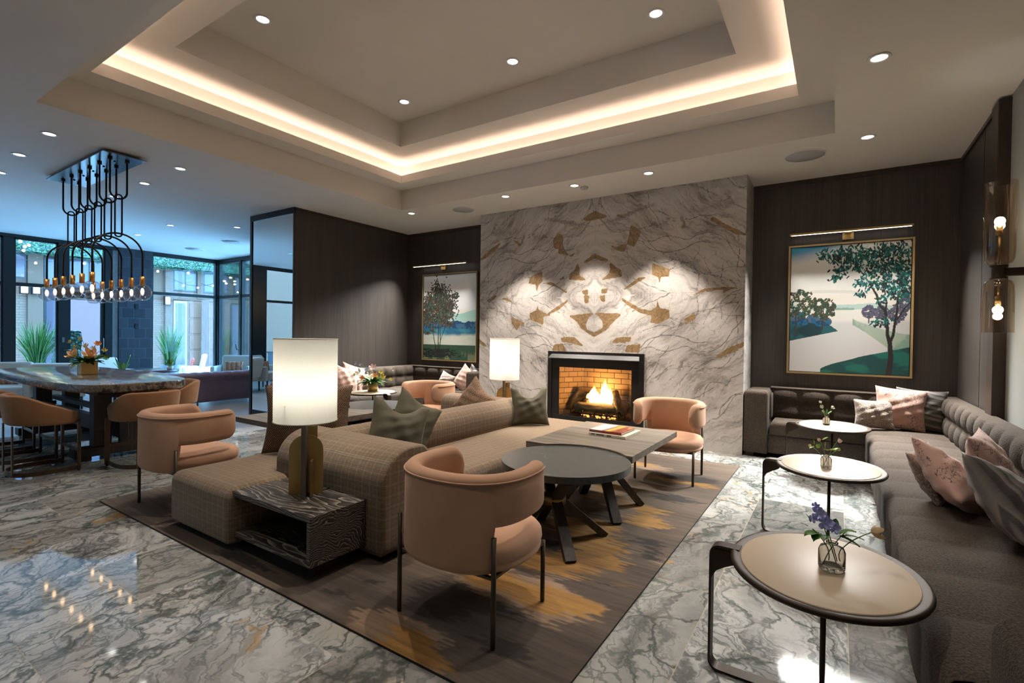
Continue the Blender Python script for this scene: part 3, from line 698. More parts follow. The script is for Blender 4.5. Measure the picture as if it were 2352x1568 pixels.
def make_fireplace():
    t = thing('fireplace', 'black framed gas fireplace burning logs, set into the marble wall', 'fireplace', (-3.08, CY, 0))
    ox, oy = -3.08, CY
    fr = MB()
    X0, X1, Z0, Z1 = FX0 - .06 - ox, FX1 + .06 - ox, .045, 1.265
    g0, g1, h0, h1 = -3.665 - ox, -2.485 - ox, .27, 1.02
    y0, y1 = -.035, -.002
    fr.box(X0, X1, y0, y1, h1 + .13, Z1, 0, .004); fr.box(X0, X1, y0, y1, Z0, .10, 0, .004)
    fr.box(X0, X0 + .07, y0, y1, .10, h1 + .13, 0, .004); fr.box(X1 - .07, X1, y0, y1, .10, h1 + .13, 0, .004)
    fr.build('surround', MT['black'], t)
    dm = MB(); a, b = X0 + .07, X1 - .07
    dm.box(a, b, -.02, 0, h1, h1 + .13, 0, .003); dm.box(a, b, -.02, 0, .185, h0, 0, .003)
    dm.box(a, g0, -.02, 0, h0, h1, 0, .003); dm.box(g1, b, -.02, 0, h0, h1, 0, .003)
    dr = dm.build('door_frame', MT['black'], t)
    gp = MB(); gp.box(g0, g1, -.008, -.004, h0, h1); gp.build('glass_panel', MT['pane'], dr)
    hd = MB()
    hd.add([(X0 + .07, -.035, 1.225), (X1 - .07, -.035, 1.225), (X1 - .045, -.105, 1.165), (X0 + .045, -.105, 1.165), (X0 + .07, -.02, 1.215), (X1 - .07, -.02, 1.215), (X1 - .045, -.10, 1.155), (X0 + .045, -.10, 1.155)],
           [(0, 1, 2, 3), (7, 6, 5, 4), (0, 3, 7, 4), (1, 5, 6, 2), (2, 6, 7, 3), (0, 4, 5, 1)], 0, False)
    hd.build('hood', flat('hood_grey', (.10, .105, .11), .35, .7), t)
    lv = MB(); lv.box(a, b, -.008, -.002, .10, .19)
    for k in range(3): lv.box(a, b, -.03, -.01, .112 + .026 * k, .128 + .026 * k, 0, .003)
    lv.build('louver', MT['black'], t)
    bx = MB(); d = .46
    bk0, bk1 = g0 + .20, g1 - .20
    z0, z1 = .14, 1.12
    bx.add([(bk0, d, z0), (bk1, d, z0), (bk1, d, z1), (bk0, d, z1)], [(0, 1, 2, 3)], 0, False)
    bx.add([(g0 - .06, .0, z0), (bk0, d, z0), (bk0, d, z1), (g0 - .06, .0, z1)], [(0, 1, 2, 3)], 0, False)
    bx.add([(g1 + .06, .0, z0), (bk1, d, z0), (bk1, d, z1), (g1 + .06, .0, z1)], [(0, 1, 2, 3)], 0, False)
    bx.build('brick_liner', MT['fire_brick'], t, weld=False)
    fl = MB()
    fl.add([(g0 - .06, 0, h0 - .03), (g1 + .06, 0, h0 - .03), (bk1, d, h0 - .03), (bk0, d, h0 - .03)], [(0, 1, 2, 3)], 0, False)
    fl.add([(g0 - .06, 0, z1), (g1 + .06, 0, z1), (bk1, d, z1), (bk0, d, z1)], [(0, 1, 2, 3)], 0, False)
    fl.build('firebox', MT['black'], t, weld=False)
    r = random.Random(3)
    def logm(p, q, rad):
        mb = MB(); P, Q = Vector(p), Vector(q); ax = (Q - P); L = ax.length; M = Matrix.Translation(P) @ ax.to_track_quat('Z', 'Y').to_matrix().to_4x4()
        ph = [r.uniform(0, 6) for _ in range(4)]
        def fn(u, v):
            an = 2 * PI * u; rr = rad * (1 + .12 * sin(3 * an + ph[0] + 4 * v) + .08 * sin(7 * an + ph[1]) + .1 * sin(9 * v + ph[2]))
            if v < .02 or v > .98: rr *= .55
            return (rr * cos(an), rr * sin(an), L * v)
        mb.grid(fn, 18, 14, cu=True, M=M); return mb.build('log', MT['log'], t)
    logm((-.36, .12, .40), (.34, .16, .39), .078); logm((-.50, .26, .42), (-.10, .30, .55), .085); logm((.05, .30, .52), (.46, .24, .40), .085)
    logm((-.30, .10, .34), (-.08, .34, .62), .065); logm((.36, .12, .36), (.20, .36, .66), .06); logm((-.52, .20, .34), (-.36, .34, .66), .07)
    gr = MB()
    for x in (-.40, -.2, 0, .2, .38):
        gr.tube([(x, .04, .36), (x, .05, .31), (x, .34, .31)], .011, 8)
        gr.tube([(x, .05, .31), (x, .05, .245)], .011, 8); gr.tube([(x, .33, .31), (x, .33, .245)], .011, 8)
    gr.tube([(-.42, .06, .31), (.4, .06, .31)], .011, 8); gr.tube([(-.42, .3, .31), (.4, .3, .31)], .011, 8)
    gr.build('grate', MT['black'], t)
    em = MB()
    for k in range(26): em.sphere((r.uniform(-.3, .3), r.uniform(.08, .3), .262 + r.uniform(0, .012)), r.uniform(.012, .022), 6, 5)
    e = em.build('embers', MT['ember'], t); e['kind'] = 'stuff'
    def flame(x, y, z, h, w, lean):
        mb = MB(); ph = r.uniform(0, 6)
        def fn(u, v):
            an = 2 * PI * u; rr = w * (sin(PI * min(1, v * 1.02 + .12)) ** .8) * (1 - v) ** .35
            if v < .01: rr = 0
            return (x + rr * cos(an) + lean * v * v + .02 * sin(5 * v + ph) * v, y + .6 * rr * sin(an), z + h * v)
        mb.grid(fn, 14, 16, cu=True); return mb.build('flame', MT['flame'], t)
    for a in ((-.10, .20, .455, .34, .085, .01), (-.02, .19, .45, .26, .075, -.01), (.10, .20, .455, .46, .085, .02), (.17, .21, .45, .34, .08, .0), (.04, .17, .45, .22, .06, .01), (-.16, .2, .45, .2, .05, -.02)):
        flame(*a)
    for x, zz, e_ in ((.02, .62, 34), ):
        L = bpy.data.lights.new('fire_light', 'POINT'); L.energy = e_; L.color = (1, .48, .16); L.shadow_soft_size = .07
        lo = bpy.data.objects.new('fire_light', L); COL.objects.link(lo); lo.parent = t; lo.location = (x, .17, zz)
make_fireplace()

# --- panelled walls
def boxo(name, x0, x1, y0, y1, z0, z1, mat, bev=0.0):
    return struct(MB().box(x0, x1, y0, y1, z0, z1, 0, bev).build(name, mat))
boxo('wall_back', -7.63, CX0, YB, YB + .08, 0, CZ, MT['panel_wood'])
boxo('wall_back', CX1, 1.16, YB, YB + .08, 0, CZ, MT['panel_wood'])
boxo('wall_right', 1.16, 1.30, 6.02, YB + .08, 0, CZ, MT['panel_wood'])
boxo('wall_right', 1.20, 1.32, YF, 5.95, 0, CZ, MT['plaster_right'])
boxo('trim_1', 1.115, 1.30, 5.84, 6.06, 0, CZ - .02, MT['trim_wood'], .006)
boxo('trim_2', -7.63, CX0, YB - .02, YB, CZ - .055, CZ, MT['trim_wood'])
boxo('trim_3', CX1, 1.16, YB - .02, YB, CZ - .055, CZ, MT['trim_wood'])
boxo('trim_4', 1.14, 1.16, 6.06, YB, CZ - .04, CZ, MT['trim_wood'])
# vertical joints between veneer leaves
j = MB()
for x in (-7.2, -.21, .42): j.box(x - .002, x + .002, YB - .002, YB + .001, 0, CZ - .055)
for y in (6.55, ): j.box(1.158, 1.161, y - .002, y + .002, 0, CZ - .04)
struct(j.build('trim_5', MT['black']))
# block on the left: veneer side, mirrored end
boxo('wall_left', -8.90, -7.63, 4.955, YB + .08, 0, CZ, MT['panel_wood'])
boxo('trim_6', -7.63, -7.615, 4.95, YB, CZ - .055, CZ, MT['trim_wood'])
boxo('trim_7', -8.96, -7.615, 4.925, 4.955, CZ - .10, CZ, MT['dark_steel'])
boxo('trim_8', -8.96, -8.90, 4.925, 4.99, 0, CZ - .10, MT['window_frame'])
boxo('trim_9', -7.645, -7.615, 4.925, 4.955, 0, CZ - .10, MT['trim_wood'])
m_ = MB(); m_.box(-8.90, -7.645, 4.94, 4.954, .10, CZ - .10)
tag(m_.build('wall_mirror', MT['mirror']), 'tall mirror covering the end of the dark veneer partition', 'mirror')
boxo('baseboard_left', -8.90, -7.645, 4.93, 4.955, 0, .10, MT['dark_steel'])
boxo('wall_front', XL - .3, XR + .1, YF - .1, YF, 0, 4.75, MT['plaster'])
boxo('wall_side', XL - .15, XL, YF, -.1, 0, CZ, MT['plaster'])

# --- glazed walls on the left (along Y at x = XL, along X at y = 7.45)
WF = MT['window_frame']
def window_y(n, y0, y1, z0, z1, tz, fw=.035, extra=()):
    r = MB(); w = .07
    r.box(XL - w, XL, y0, y1, z1 - fw, z1); r.box(XL - w, XL, y0, y1, z0, z0 + fw * 1.6)
    r.box(XL - w, XL, y0, y0 + fw, z0, z1); r.box(XL - w, XL, y1 - fw, y1, z0, z1)
    if tz: r.box(XL - w, XL + .01, y0, y1, tz - .04, tz + .04)
    for e in extra: r.box(XL - w, XL, e - .02, e + .02, z0, z1)
    o = struct(r.build('window_%d' % n, WF))
    p = MB().box(XL - .04, XL - .03, y0 + fw, y1 - fw, z0 + fw, z1 - fw).build('pane', MT['pane'], o)
    return o
boxo('trim_10', XL - .12, XL + .05, -.1, 7.6, CZ - .07, CZ, WF)
boxo('trim_11', XL - .12, XL + .03, 2.96, 3.13, 0, CZ - .07, WF)
boxo('trim_12', XL - .12, XL + .03, 3.88, 4.05, 0, CZ - .07, WF)
boxo('trim_13', XL - .12, XL + .02, 4.77, 4.92, 0, CZ - .07, WF)
boxo('trim_14', XL - .20, XL + .06, 7.43, 7.62, 0, CZ - .07, WF)
boxo('trim_15', XL - .12, XL + .06, .95, 1.40, 0, CZ - .07, WF)
boxo('wall_pier', XL - .42, XL + .06, 5.04, 5.78, 0, CZ, MT['slate_tiles'])
boxo('wall_pier_lit_side', XL - .40, XL - .02, 4.925, 5.038, 0, CZ, mottled('rough_stone_daylit', (.30, .36, .38), (.62, .68, .70), 14, .8, bump=.6, bd=.03))  # pier's side face; daylight falling on it painted in as a paler stone
window_y(1, 1.40, 2.96, 0, CZ - .07, 2.50)
window_y(2, 3.13, 3.88, 0, CZ - .07, 2.50)
window_y(3, 5.78, 7.43, 0, CZ - .07, 2.51)
window_y(4, -.1, .95, 0, CZ - .07, 2.50)
# glazed door between posts
window_y(5, 4.05, 4.77, 2.36, CZ - .07, None)
d = MB(); d.box(XL - .06, XL - .01, 4.05, 4.11, .0, 2.36); d.box(XL - .06, XL - .01, 4.69, 4.77, 0, 2.36); d.box(XL - .06, XL - .01, 4.11, 4.69, 2.26, 2.36); d.box(XL - .06, XL - .01, 4.11, 4.69, 0, .14)
do = struct(d.build('door_1', WF))
MB().box(XL - .04, XL - .03, 4.11, 4.69, .14, 2.26).build('pane', MT['pane'], do)
h_ = MB(); h_.tube(fillet([(XL, 4.73, .95), (XL + .05, 4.73, .95), (XL + .05, 4.73, 1.30), (XL, 4.73, 1.30)], .02, 4), .010, 8); h_.build('door_handle', MT['gunmetal'], do)
h_ = MB(); h_.tube([(XL + .03, 3.97, 1.02), (XL + .08, 3.97, 1.02), (XL + .08, 4.10, 1.02)], .010, 8); h_.box(XL + .028, XL + .035, 3.945, 3.99, 1.2, 1.32); h_.build('door_handle', MT['gunmetal'], do)
# tile plates on the pier
for z in (1.55, 2.06):
    tag(MB().box(XL + .06, XL + .075, 5.38, 5.46, z, z + .13, 0, .004).build('wall_plate', MT['dark_steel']), ('lower' if z < 2 else 'upper') + ' dark switch plate on the slate tiled pier', 'switch', None)
# far glazed wall
def window_x(n, x0, x1, y, z0, z1, tz, fw=.035):
    r = MB(); w = .07
    r.box(x0, x1, y, y + w, z1 - fw, z1); r.box(x0, x1, y, y + w, z0, z0 + fw * 1.5); r.box(x0, x0 + fw, y, y + w, z0, z1); r.box(x1 - fw, x1, y, y + w, z0, z1)
    if tz: r.box(x0, x1, y - .01, y + w, tz - .04, tz + .04)
    o = struct(r.build('window_%d' % n, WF))
    MB().box(x0 + fw, x1 - fw, y + .03, y + .04, z0 + fw, z1 - fw).build('pane', MT['pane'], o)
boxo('trim_16', XL, -8.9, 7.43, 7.60, CZ - .09, CZ, WF)
window_x(6, XL + .06, -14.06, 7.46, 0, CZ - .09, 2.51)
window_x(7, -14.0, -12.9, 7.46, 0, CZ - .09, 2.51)
boxo('trim_17', -14.06, -14.0, 7.42, 7.6, 0, CZ - .09, flat('bronze_frame', (.05, .04, .02), .4, .5))
window_x(8, -12.9, -11.6, 7.46, 0, CZ - .09, 2.51)
boxo('wall_rear', -11.6, -8.9, 7.45, 7.6, 0, CZ, MT['plaster'])
h_ = MB(); h_.tube([(-14.03, 7.42, 1.0), (-14.03, 7.36, 1.0), (-14.10, 7.36, 1.16)], .012, 8); struct(h_.build('door_2_handle', MT['black']))
# ------------------------------------------------------------------ furniture
def rrect(x0, x1, y0, y1, r, n=6, d=0.0):
    """rounded rectangle outline, corners r (or 4-tuple: x0y0, x1y0, x1y1, x0y1), inset by d"""
    rs = r if isinstance(r, (list, tuple)) else (r,) * 4
    out = []
    for (cx, cy, a), q in zip(((x0, y0, PI), (x1, y0, 1.5 * PI), (x1, y1, 0), (x0, y1, .5 * PI)), rs):
        sx, sy = (1 if cx == x0 else -1), (1 if cy == y0 else -1)
        q2 = max(q - d, .002); ox, oy = cx + sx * (d + q2), cy + sy * (d + q2)
        for k in range(n + 1):
            t = a + PI / 2 * k / n; out.append((ox + q2 * cos(t), oy + q2 * sin(t)))
    return out
def cushion(mb, x0, x1, y0, y1, z0, z1, rc=.05, rt=.05, rb=.02, crown=0.0, n=6, M=None, mi=0):
    """upholstered block: rounded plan corners, rounded top and bottom edges, domed top"""
    L = []
    for k in range(4):
        a = PI / 2 * k / 3; L.append((rb * (1 - sin(a)), z0 + rb * (1 - cos(a))))
    for k in range(6):
        a = PI / 2 * k / 5; L.append((rt * (1 - cos(a)), z1 - rt + rt * sin(a)))
    rings = [[(x, y, z) for x, y in rrect(x0, x1, y0, y1, rc, n, d)] for d, z in L]
    m = len(rings[0]); cx, cy = (x0 + x1) / 2, (y0 + y1) / 2
    top = rings[-1]
    for s in (.92, .78, .55, .28):
        rings.append([(cx + (x - cx) * s, cy + (y - cy) * s, z1 + crown * (1 - s * s)) for x, y, _ in top])
    vs = [p for r in rings for p in r] + [(cx, cy, z1 + crown)]
    fs = [tuple(reversed(range(m)))]
    for i in range(len(rings) - 1):
        for q in range(m):
            fs.append((i * m + q, i * m + (q + 1) % m, (i + 1) * m + (q + 1) % m, (i + 1) * m + q))
    b = (len(rings) - 1) * m
    for q in range(m): fs.append((b + q, b + (q + 1) % m, len(vs) - 1))
    return mb.add(vs, fs, mi, True, M)
def loft(mb, prof, a0, a1, axis, re=.05, n=5, k0=True, k1=True):
    """profile [(p,z)] swept along axis with softly rounded ends"""
    ps = np.array(prof, float); c = ps.mean(0); S = []
    for k in range(n + 1):
        t = PI / 2 * k / n; S.append((a0 + re * (1 - sin(t)) if k0 else a0, re * (1 - cos(t)) if k0 else 0)) if (k0 or k == 0) else None
    for k in range(n + 1):
        t = PI / 2 * (n - k) / n; S.append((a1 - re * (1 - sin(t)) if k1 else a1, re * (1 - cos(t)) if k1 else 0)) if (k1 or k == n) else None
    S = sorted(S); vs = []; m = len(ps)
    ext = ps.max(0) - ps.min(0)
    for a, d in S:
        q = c + (ps - c) * (1 - 2 * d / ext)
        for p, z in q: vs.append((a, p, z) if axis == 'x' else (p, a, z))
    fs = [tuple(range(m)), tuple(reversed(range((len(S) - 1) * m, len(S) * m)))]
    for i in range(len(S) - 1):
        for q in range(m): fs.append((i * m + q, i * m + (q + 1) % m, (i + 1) * m + (q + 1) % m, (i + 1) * m + q))
    return mb.add(vs, fs)
def sup(t, a, b, n):
    """superellipse point, t measured from -y"""
    s, c = sin(t), cos(t)
    return (a * math.copysign(abs(s) ** (2 / n), s), -b * math.copysign(abs(c) ** (2 / n), c))
def wrap_back(a, b, n, thk, cols, tilt=0.0, m=18):
    """curved upholstered shell. cols = [(theta, zbottom, ztop, scale)]"""
    mb = MB(); vs = []
    for th, zb, zt, sc in cols:
        x, y = sup(th, a, b, n); e = .01
        x2, y2 = sup(th + e, a, b, n); x1, y1 = sup(th - e, a, b, n)
        tx, ty = x2 - x1, y2 - y1; L = math.hypot(tx, ty) or 1; nx, ny = ty / L, -tx / L     # outward normal
        if nx * x + ny * y < 0: nx, ny = -nx, -ny
        h = max(zt - zb, .004); w = thk * sc; r = min(w, h) / 2 * .98
        zc = (zb + zt) / 2
        for k in range(m):
            an = 2 * PI * k / m
            ca, sa = cos(an), sin(an)
            dx = (w / 2 - r) * (1 if ca > 0 else -1) + r * ca; dz = (h / 2 - r) * (1 if sa > 0 else -1) + r * sa
            off = -w / 2 + dx - (thk - w) / 2
            o2 = tilt * max(0, (zc + dz - .4))
            vs.append((x + nx * (off + o2), y + ny * (off + o2), zc + dz))
    N = len(cols); fs = []
    for i in range(N - 1):
        for k in range(m):
            fs.append((i * m + k, i * m + (k + 1) % m, (i + 1) * m + (k + 1) % m, (i + 1) * m + k))
    fs.append(tuple(range(m))); fs.append(tuple((N - 1) * m + k for k in range(m)))
    return mb.add(vs, fs)

LC = {}
def lounge_chair():
    t = thing('lounge_chair', 'x', 'chair', (0, 0, 0), 0, 'peach lounge chairs')
    a, b, n = .365, .36, 2.35
    TH, T1, zb0, zb1, zt = math.radians(132), math.radians(50), .335, .555, .815
    cols = []
    N = 76; ths = [-TH + 2 * TH * i / N for i in range(N + 1)]
    for s in (-1, 1):
        for d in (-.045, -.02, .02, .045): ths.append(s * (T1 + d))
    er = .34
    for th in sorted(ths):
        d = abs(th) - T1
        zb = zb0 if d < -.045 else zb1 if d > .045 else zb0 + (zb1 - zb0) * sstep(-.045, .045, d)
        e = TH - abs(th); top = zt
        k = 1.0
        if e < er:
            q = math.sqrt(max(0, 1 - (1 - e / er) ** 2)); c = (zb + zt) / 2; h = (zt - zb) / 2 * max(q, .02); zb, top = c - h, c + h; k = max(q, .05) ** .5
        cols.append((th, zb, top, k))
    wrap_back(a, b, n, .092, cols).build('backrest', MT['peach_velvet'], t)
    st = MB(); m = 48; rings = []
    for s, z in ((.80, .325), (.90, .328), (.955, .342), (.965, .358), (.945, .366), (.955, .374), (.975, .395), (.965, .425), (.92, .446), (.82, .458), (.6, .466), (.3, .470)):
        rings.append([(sup(2 * PI * k / m, a * s * .985, b * s, 2.35)[0], sup(2 * PI * k / m, a * s, b * s, 2.35)[1] + .01, z) for k in range(m)])
    vs = [p for r in rings for p in r] + [(0, .01, .471), (0, .01, .325)]
    fs = []
    for i in range(len(rings) - 1):
        for k in range(m): fs.append((i * m + k, i * m + (k + 1) % m, (i + 1) * m + (k + 1) % m, (i + 1) * m + k))
    for k in range(m):
        fs.append(((len(rings) - 1) * m + k, (len(rings) - 1) * m + (k + 1) % m, len(vs) - 2)); fs.append(((k + 1) % m, k, len(vs) - 1))
    st.add(vs, fs).build('seat', MT['peach_velvet'], t)
    # piping along the outer top edge of the shell
    pp = MB(); P = []
    for i in range(61):
        th = -TH + .3 + (2 * TH - .6) * i / 60; x, y = sup(th, a, b, n); P.append((x * 1.002, y * 1.002, zt - .035))
    pp.tube(P, .0045, 6).build('piping', MT['peach_velvet'], t)
    for x, y, z in ((.305, -.262, .53), (-.305, -.262, .53), (.292, .25, .345), (-.292, .25, .345)):
        MB().lathe([(.0105, 0), (.0125, .01), (.0125, z), (.0001, z)], 12, 0, Matrix.Translation((x, y, 0))).build('leg', MT['chair_leg'], t)
    f = MB()
    for y in (-.25, .25): f.box(-.29, .29, y - .01, y + .01, .322, .336)
    for x in (-.29, .29): f.box(x - .01, x + .01, -.26, .25, .322, .336)
    f.build('seat_frame', MT['chair_leg'], t)
    return t
lc = lounge_chair(); lc.location = (-1.65, 2.165, .012); lc.rotation_euler = (0, 0, .02)
lc['label'] = 'nearest peach velvet lounge chair, its curved back to the camera'
dup(lc, (-1.50, 5.37, .012), PI + .08, 'peach velvet lounge chair in front of the marble wall right of the fireplace')
dup(lc, (-4.74, 2.09, .012), .05, 'peach velvet lounge chair left of the plaid sofa, in front of the dining table')
dup(lc, (-4.84, 5.22, .012), PI + .02, 'peach velvet lounge chair behind the plaid sofa, facing the far coffee table')

# --- plaid island sofa
def make_sofa():
    t = thing('island_sofa', 'large beige plaid back to back sofa on the rug, with rolled arms', 'sofa', (-3.35, 3.75, 0))
    ox, oy = 3.35, -3.75
    zt = .435
    for s in (1, -1):
        mb = MB()
        cushion(mb, -.93, -.06, -2.01, 1.16, .055, zt, (.05, .05, .10, .05), .085, .02, .008)
        if s == -1: mb.v = [(-x, -y, z) for x, y, z in mb.v]
        mb.build('seat', MT['plaid'], t)
    # bolster along the middle
    pr = [(-.165 + .0, .38)]
    for k in range(15):
        a = PI - PI * k / 14; pr.append((.17 * cos(a), .585 + .155 * sin(a)))
    pr += [(.165, .38)]
    b = MB(); loft(b, pr, -1.42, 1.42, 'y', .06); b.build('bolster', MT['plaid'], t)
    for s in (1, -1):
        pr = [(-1.545, .06), (-1.553, .10), (-1.555, .50)]
        for k in range(13):
            a = PI - PI / 2 * k / 12; pr.append((-1.31 + .245 * cos(a), .50 + .235 * sin(a)))
        for k in range(1, 9):
            a = PI / 2 - PI / 2 * k / 8; pr.append((-1.22 + .12 * cos(a), .615 + .12 * sin(a)))
        pr += [(-1.10, .40), (-1.10, .06)]
        mb = MB(); loft(mb, pr, -.27 if s == 1 else -.08, .94, 'x', .035)
        if s == -1: mb.v = [(-x, -y, z) for x, y, z in mb.v]
        mb.build('arm', MT['plaid'], t)
    p = MB(); p.box(-.86, -.1, -1.9, 1.1, .012, .06); p.box(.1, .86, -1.1, 1.9, .012, .06); p.box(-.2, .86, -1.5, -1.1, .012, .06); p.box(-.86, .2, 1.1, 1.5, .012, .06)
    p.build('plinth', MT['black'], t)
make_sofa()

# --- open box end tables and their lamps
def end_table(loc, rz, label):
    t = thing('end_table', label, 'end table', loc, rz, 'box end tables')
    w, d, z0, z1, k = .45, .22, .098, .402, .036
    def pm(n, *b): return MB().box(*b, 0, .003, 1).build(n, MT['cerused'], t)
    pm('top', -w, w, -d, d, z1 - k, z1); pm('bottom_panel', -w, w, -d, d, z0, z0 + k)
    pm('side_panel', -w, -w + k, -d, d, z0 + k, z1 - k); pm('side_panel', w - k, w, -d, d, z0 + k, z1 - k); pm('back_panel', -w + k, w - k, d - .03, d, z0 + k, z1 - k)
    MB().box(-.30, .36, -.12, .19, 0, z0, 0, .004, 1).build('plinth', MT['dark_oak'], t)
    return t
et = end_table((-3.02, 2.0, .012), 0, 'dark limed oak box end table at the near end of the plaid sofa')
dup(et, (-3.68, 5.50, .012), PI, 'dark limed oak box end table at the far end of the plaid sofa')
def table_lamp(loc, rz, label, shade, watts, color):
    t = thing('table_lamp', label, 'lamp', loc, rz, 'brass plate table lamps')
    pl = [(-.108, 0)] + [(.108 * cos(PI - PI * k / 20), .292 + .108 * sin(PI - PI * k / 20)) for k in range(21)] + [(.108, 0)]
    R = Matrix.Rotation(PI / 2, 4, 'X')
    MB().prism(pl, -.006, .006, 0, False, R).build('arch_plate', MT['brass'], t)
    MB().box(-.016, .012, -.125, -.006, 0, .515).build('fin', MT['gunmetal'], t)
    MB().box(.034, .048, -.085, -.006, 0, .235).build('small_fin', MT['brass_dark'], t)
    MB().box(-.004, .068, .008, .020, 0, .455).build('rear_plate', MT['brass_dark'], t)
    MB().cyl(0, -.05, .515, .60, .009, 12).build('stem', MT['brass'], t)
    sh = MB(); R0, z0, z1 = .198, .505, 1.045
    sh.lathe([(R0, z0), (R0, z1)], 56)
    s = sh.build('lamp_shade', shade, t); s.location = (0, -.05, 0)
    s.data.polygons.foreach_get
    bm = bmesh.new(); bm.from_mesh(s.data); bmesh.ops.delete(bm, geom=[f for f in bm.faces if len(f.verts) > 4], context='FACES'); bm.to_mesh(s.data); bm.free()
    rg = MB()
    for z in (z0, z1): rg.tube([(R0 * cos(2 * PI * k / 48), R0 * sin(2 * PI * k / 48), z) for k in range(48)], .0035, 6, 0, True)
    r = rg.build('shade_rim', MT['cream'], s)
    sp = MB()
    for k in range(3): sp.tube([(0, 0, .60), (R0 * cos(2 * PI * k / 3), R0 * sin(2 * PI * k / 3), .62)], .003, 6)
    sp.build('shade_spider', MT['brass'], s)
    b = MB().sphere((0, -.05, .68), .032, 16, 10).build('bulb', emit('lamp_bulb', color, 2.5), t)
    L = bpy.data.lights.new('lamp_light', 'POINT'); L.energy = watts; L.color = color; L.shadow_soft_size = .05
    o = bpy.data.objects.new('lamp_light', L); COL.objects.link(o); o.parent = t; o.location = (0, -.05, .74)
    MB().tube(fillet([(.05, .015, .004), (.16, .10, .004), (.17, .16, .004), (.17, .19, .05)], .03, 4), .004, 6).build('cord', MT['black'], t)
    return t
table_lamp((-2.985, 2.035, .415), .84, 'brass plate table lamp with tall drum shade on the near end table', MT['shade'], 2.7, (1, .95, .84))
table_lamp((-3.72, 5.50, .415), .5, 'smaller looking brass plate lamp glowing pink before the marble wall', MT['shade_pink'], 3.6, (1, .86, .78))

# --- coffee tables
def coffee_table(loc, rz, label):
    t = thing('coffee_table', label, 'coffee table', loc, rz, 'slate and oak coffee tables')
    r = .485
    s = MB(); s.prism([(r * cos(2 * PI * k / 72), r * sin(2 * PI * k / 72)) for k in range(72)], .505, .553); s.build('stone_top', MT['slate'], t)
    x0, x1, y0, y1 = -.56, .405, .335, 1.60
    # the oak leaf is cut round the stone disc
    rr = r + .004; ax0 = -math.sqrt(max(rr * rr - y0 * y0, 0)); ax1 = -ax0
    poly = [(x0, y0), (ax0, y0)]
    a0, a1 = math.atan2(y0, ax0), math.atan2(y0, ax1)
    poly += [(rr * cos(a0 + (a1 - a0) * k / 24), rr * sin(a0 + (a1 - a0) * k / 24)) for k in range(1, 24)]
    poly += [(ax1, y0), (x1, y0), (x1, y1), (x0, y1)]
    w = MB(); w.prism(poly, .512, .566); w.build('wood_top', MT['grey_oak'], t)
    for cx, cy, zc, rf, rt in ((-.01, -.16, .30, .40, .30), (-.01, .66, .42, .40, .20)):
        g = MB().lathe([(.075, zc - .03), (.090, zc - .03), (.090, zc + .03), (.075, zc + .03)], 24, 0, Matrix.Translation((cx, cy, 0)))
        g.build('collar', MT['brass_dark'], t)
        for k in range(4):
            a = PI / 4 + PI / 2 * k
            P = [(cx + rf * cos(a), cy + rf * sin(a), 0.002), (cx + .045 * cos(a), cy + .045 * sin(a), zc), (cx + rt * cos(a), cy + rt * sin(a), .505 if cy < .2 else .512)]
            MB().tube(P, 0, 4, 0, False, (.075, .05, (-sin(a), cos(a), 0))).build('leg', MT['table_leg_wood'], t)
    return t
ct = coffee_table((-1.715, 3.375, .012), 0, 'coffee table of round slate and oak slab, beside the peach chairs')
ct2 = dup(ct, (-5.08, 4.46, .012), PI, 'coffee table of slate and oak behind the plaid sofa, holding two blue books')

# --- oval strap tables
def oval_table(loc, rz, label):
    t = thing('oval_side_table', label, 'side table', loc, rz, 'oval leather topped side tables')
    a, b, n = .350, .405, 72
    E = lambda s, z: [(a * s * cos(2 * PI * k / n) if False else (a - s) * cos(2 * PI * k / n), (b - s) * sin(2 * PI * k / n), z) for k in range(n)]
    rings = [E(.03, .545), E(.004, .550), E(0, .558), E(.004, .568), E(.014, .571), E(.026, .566), E(.040, .5655)]
    vs = [p for r in rings for p in r]; fs = [tuple(reversed(range(n)))]
    for i in range(len(rings) - 1):
        for k in range(n): fs.append((i * n + k, i * n + (k + 1) % n, (i + 1) * n + (k + 1) % n, (i + 1) * n + k))
    MB().add(vs, fs).build('tray_rim', MT['bronze'], t)
    ins = MB(); n2 = 72
    rg = [[((a - s) * cos(2 * PI * k / n2), (b - s) * sin(2 * PI * k / n2), z) for k in range(n2)] for s, z in ((.038, .560), (.040, .5685), (.043, .570))]
    vs = [p for r in rg for p in r]; fs = [tuple(2 * n2 + k for k in range(n2))]
    for i in range(2):
        for k in range(n2): fs.append((i * n2 + k, i * n2 + (k + 1) % n2, (i + 1) * n2 + (k + 1) % n2, (i + 1) * n2 + k))
    ins.add(vs, fs).build('leather_inset', MT['leather_inset'], t)
    # bent strap: from the top over the edge, down and along the floor
    P = fillet([(-.315, 0, .566), (-.435, 0, .566), (-.435, 0, .006), (.14, 0, .006)], .045, 8)
    MB().tube(P, 0, 4, 0, False, (.062, .010, (0, 1, 0))).build('strap_leg', MT['bronze'], t)
    g = MB(); g.prism([(-.43, .55), (-.30, .55), (-.33, .50), (-.375, .478), (-.41, .455), (-.43, .42)], -.028, .028, 0, False, Matrix.Rotation(PI / 2, 4, 'X')); g.build('bracket', MT['bronze'], t)
    MB().cyl(.0, 0, .01, .55, .0105, 14).build('post', MT['bronze'], t)
    MB().lathe([(.0001, .0), (.018, .0)], 12, 0, Matrix.Translation((-.40, 0, .001))).build('foot_pad', MT['black'], t)
    return t
ot = oval_table((-.03, 2.40, 0), 0, 'nearest oval side table with tan leather top, blue flowers on it')
dup(ot, (-.035, 4.35, 0), None, 'middle oval side table beside the long sofa, with green hellebores')
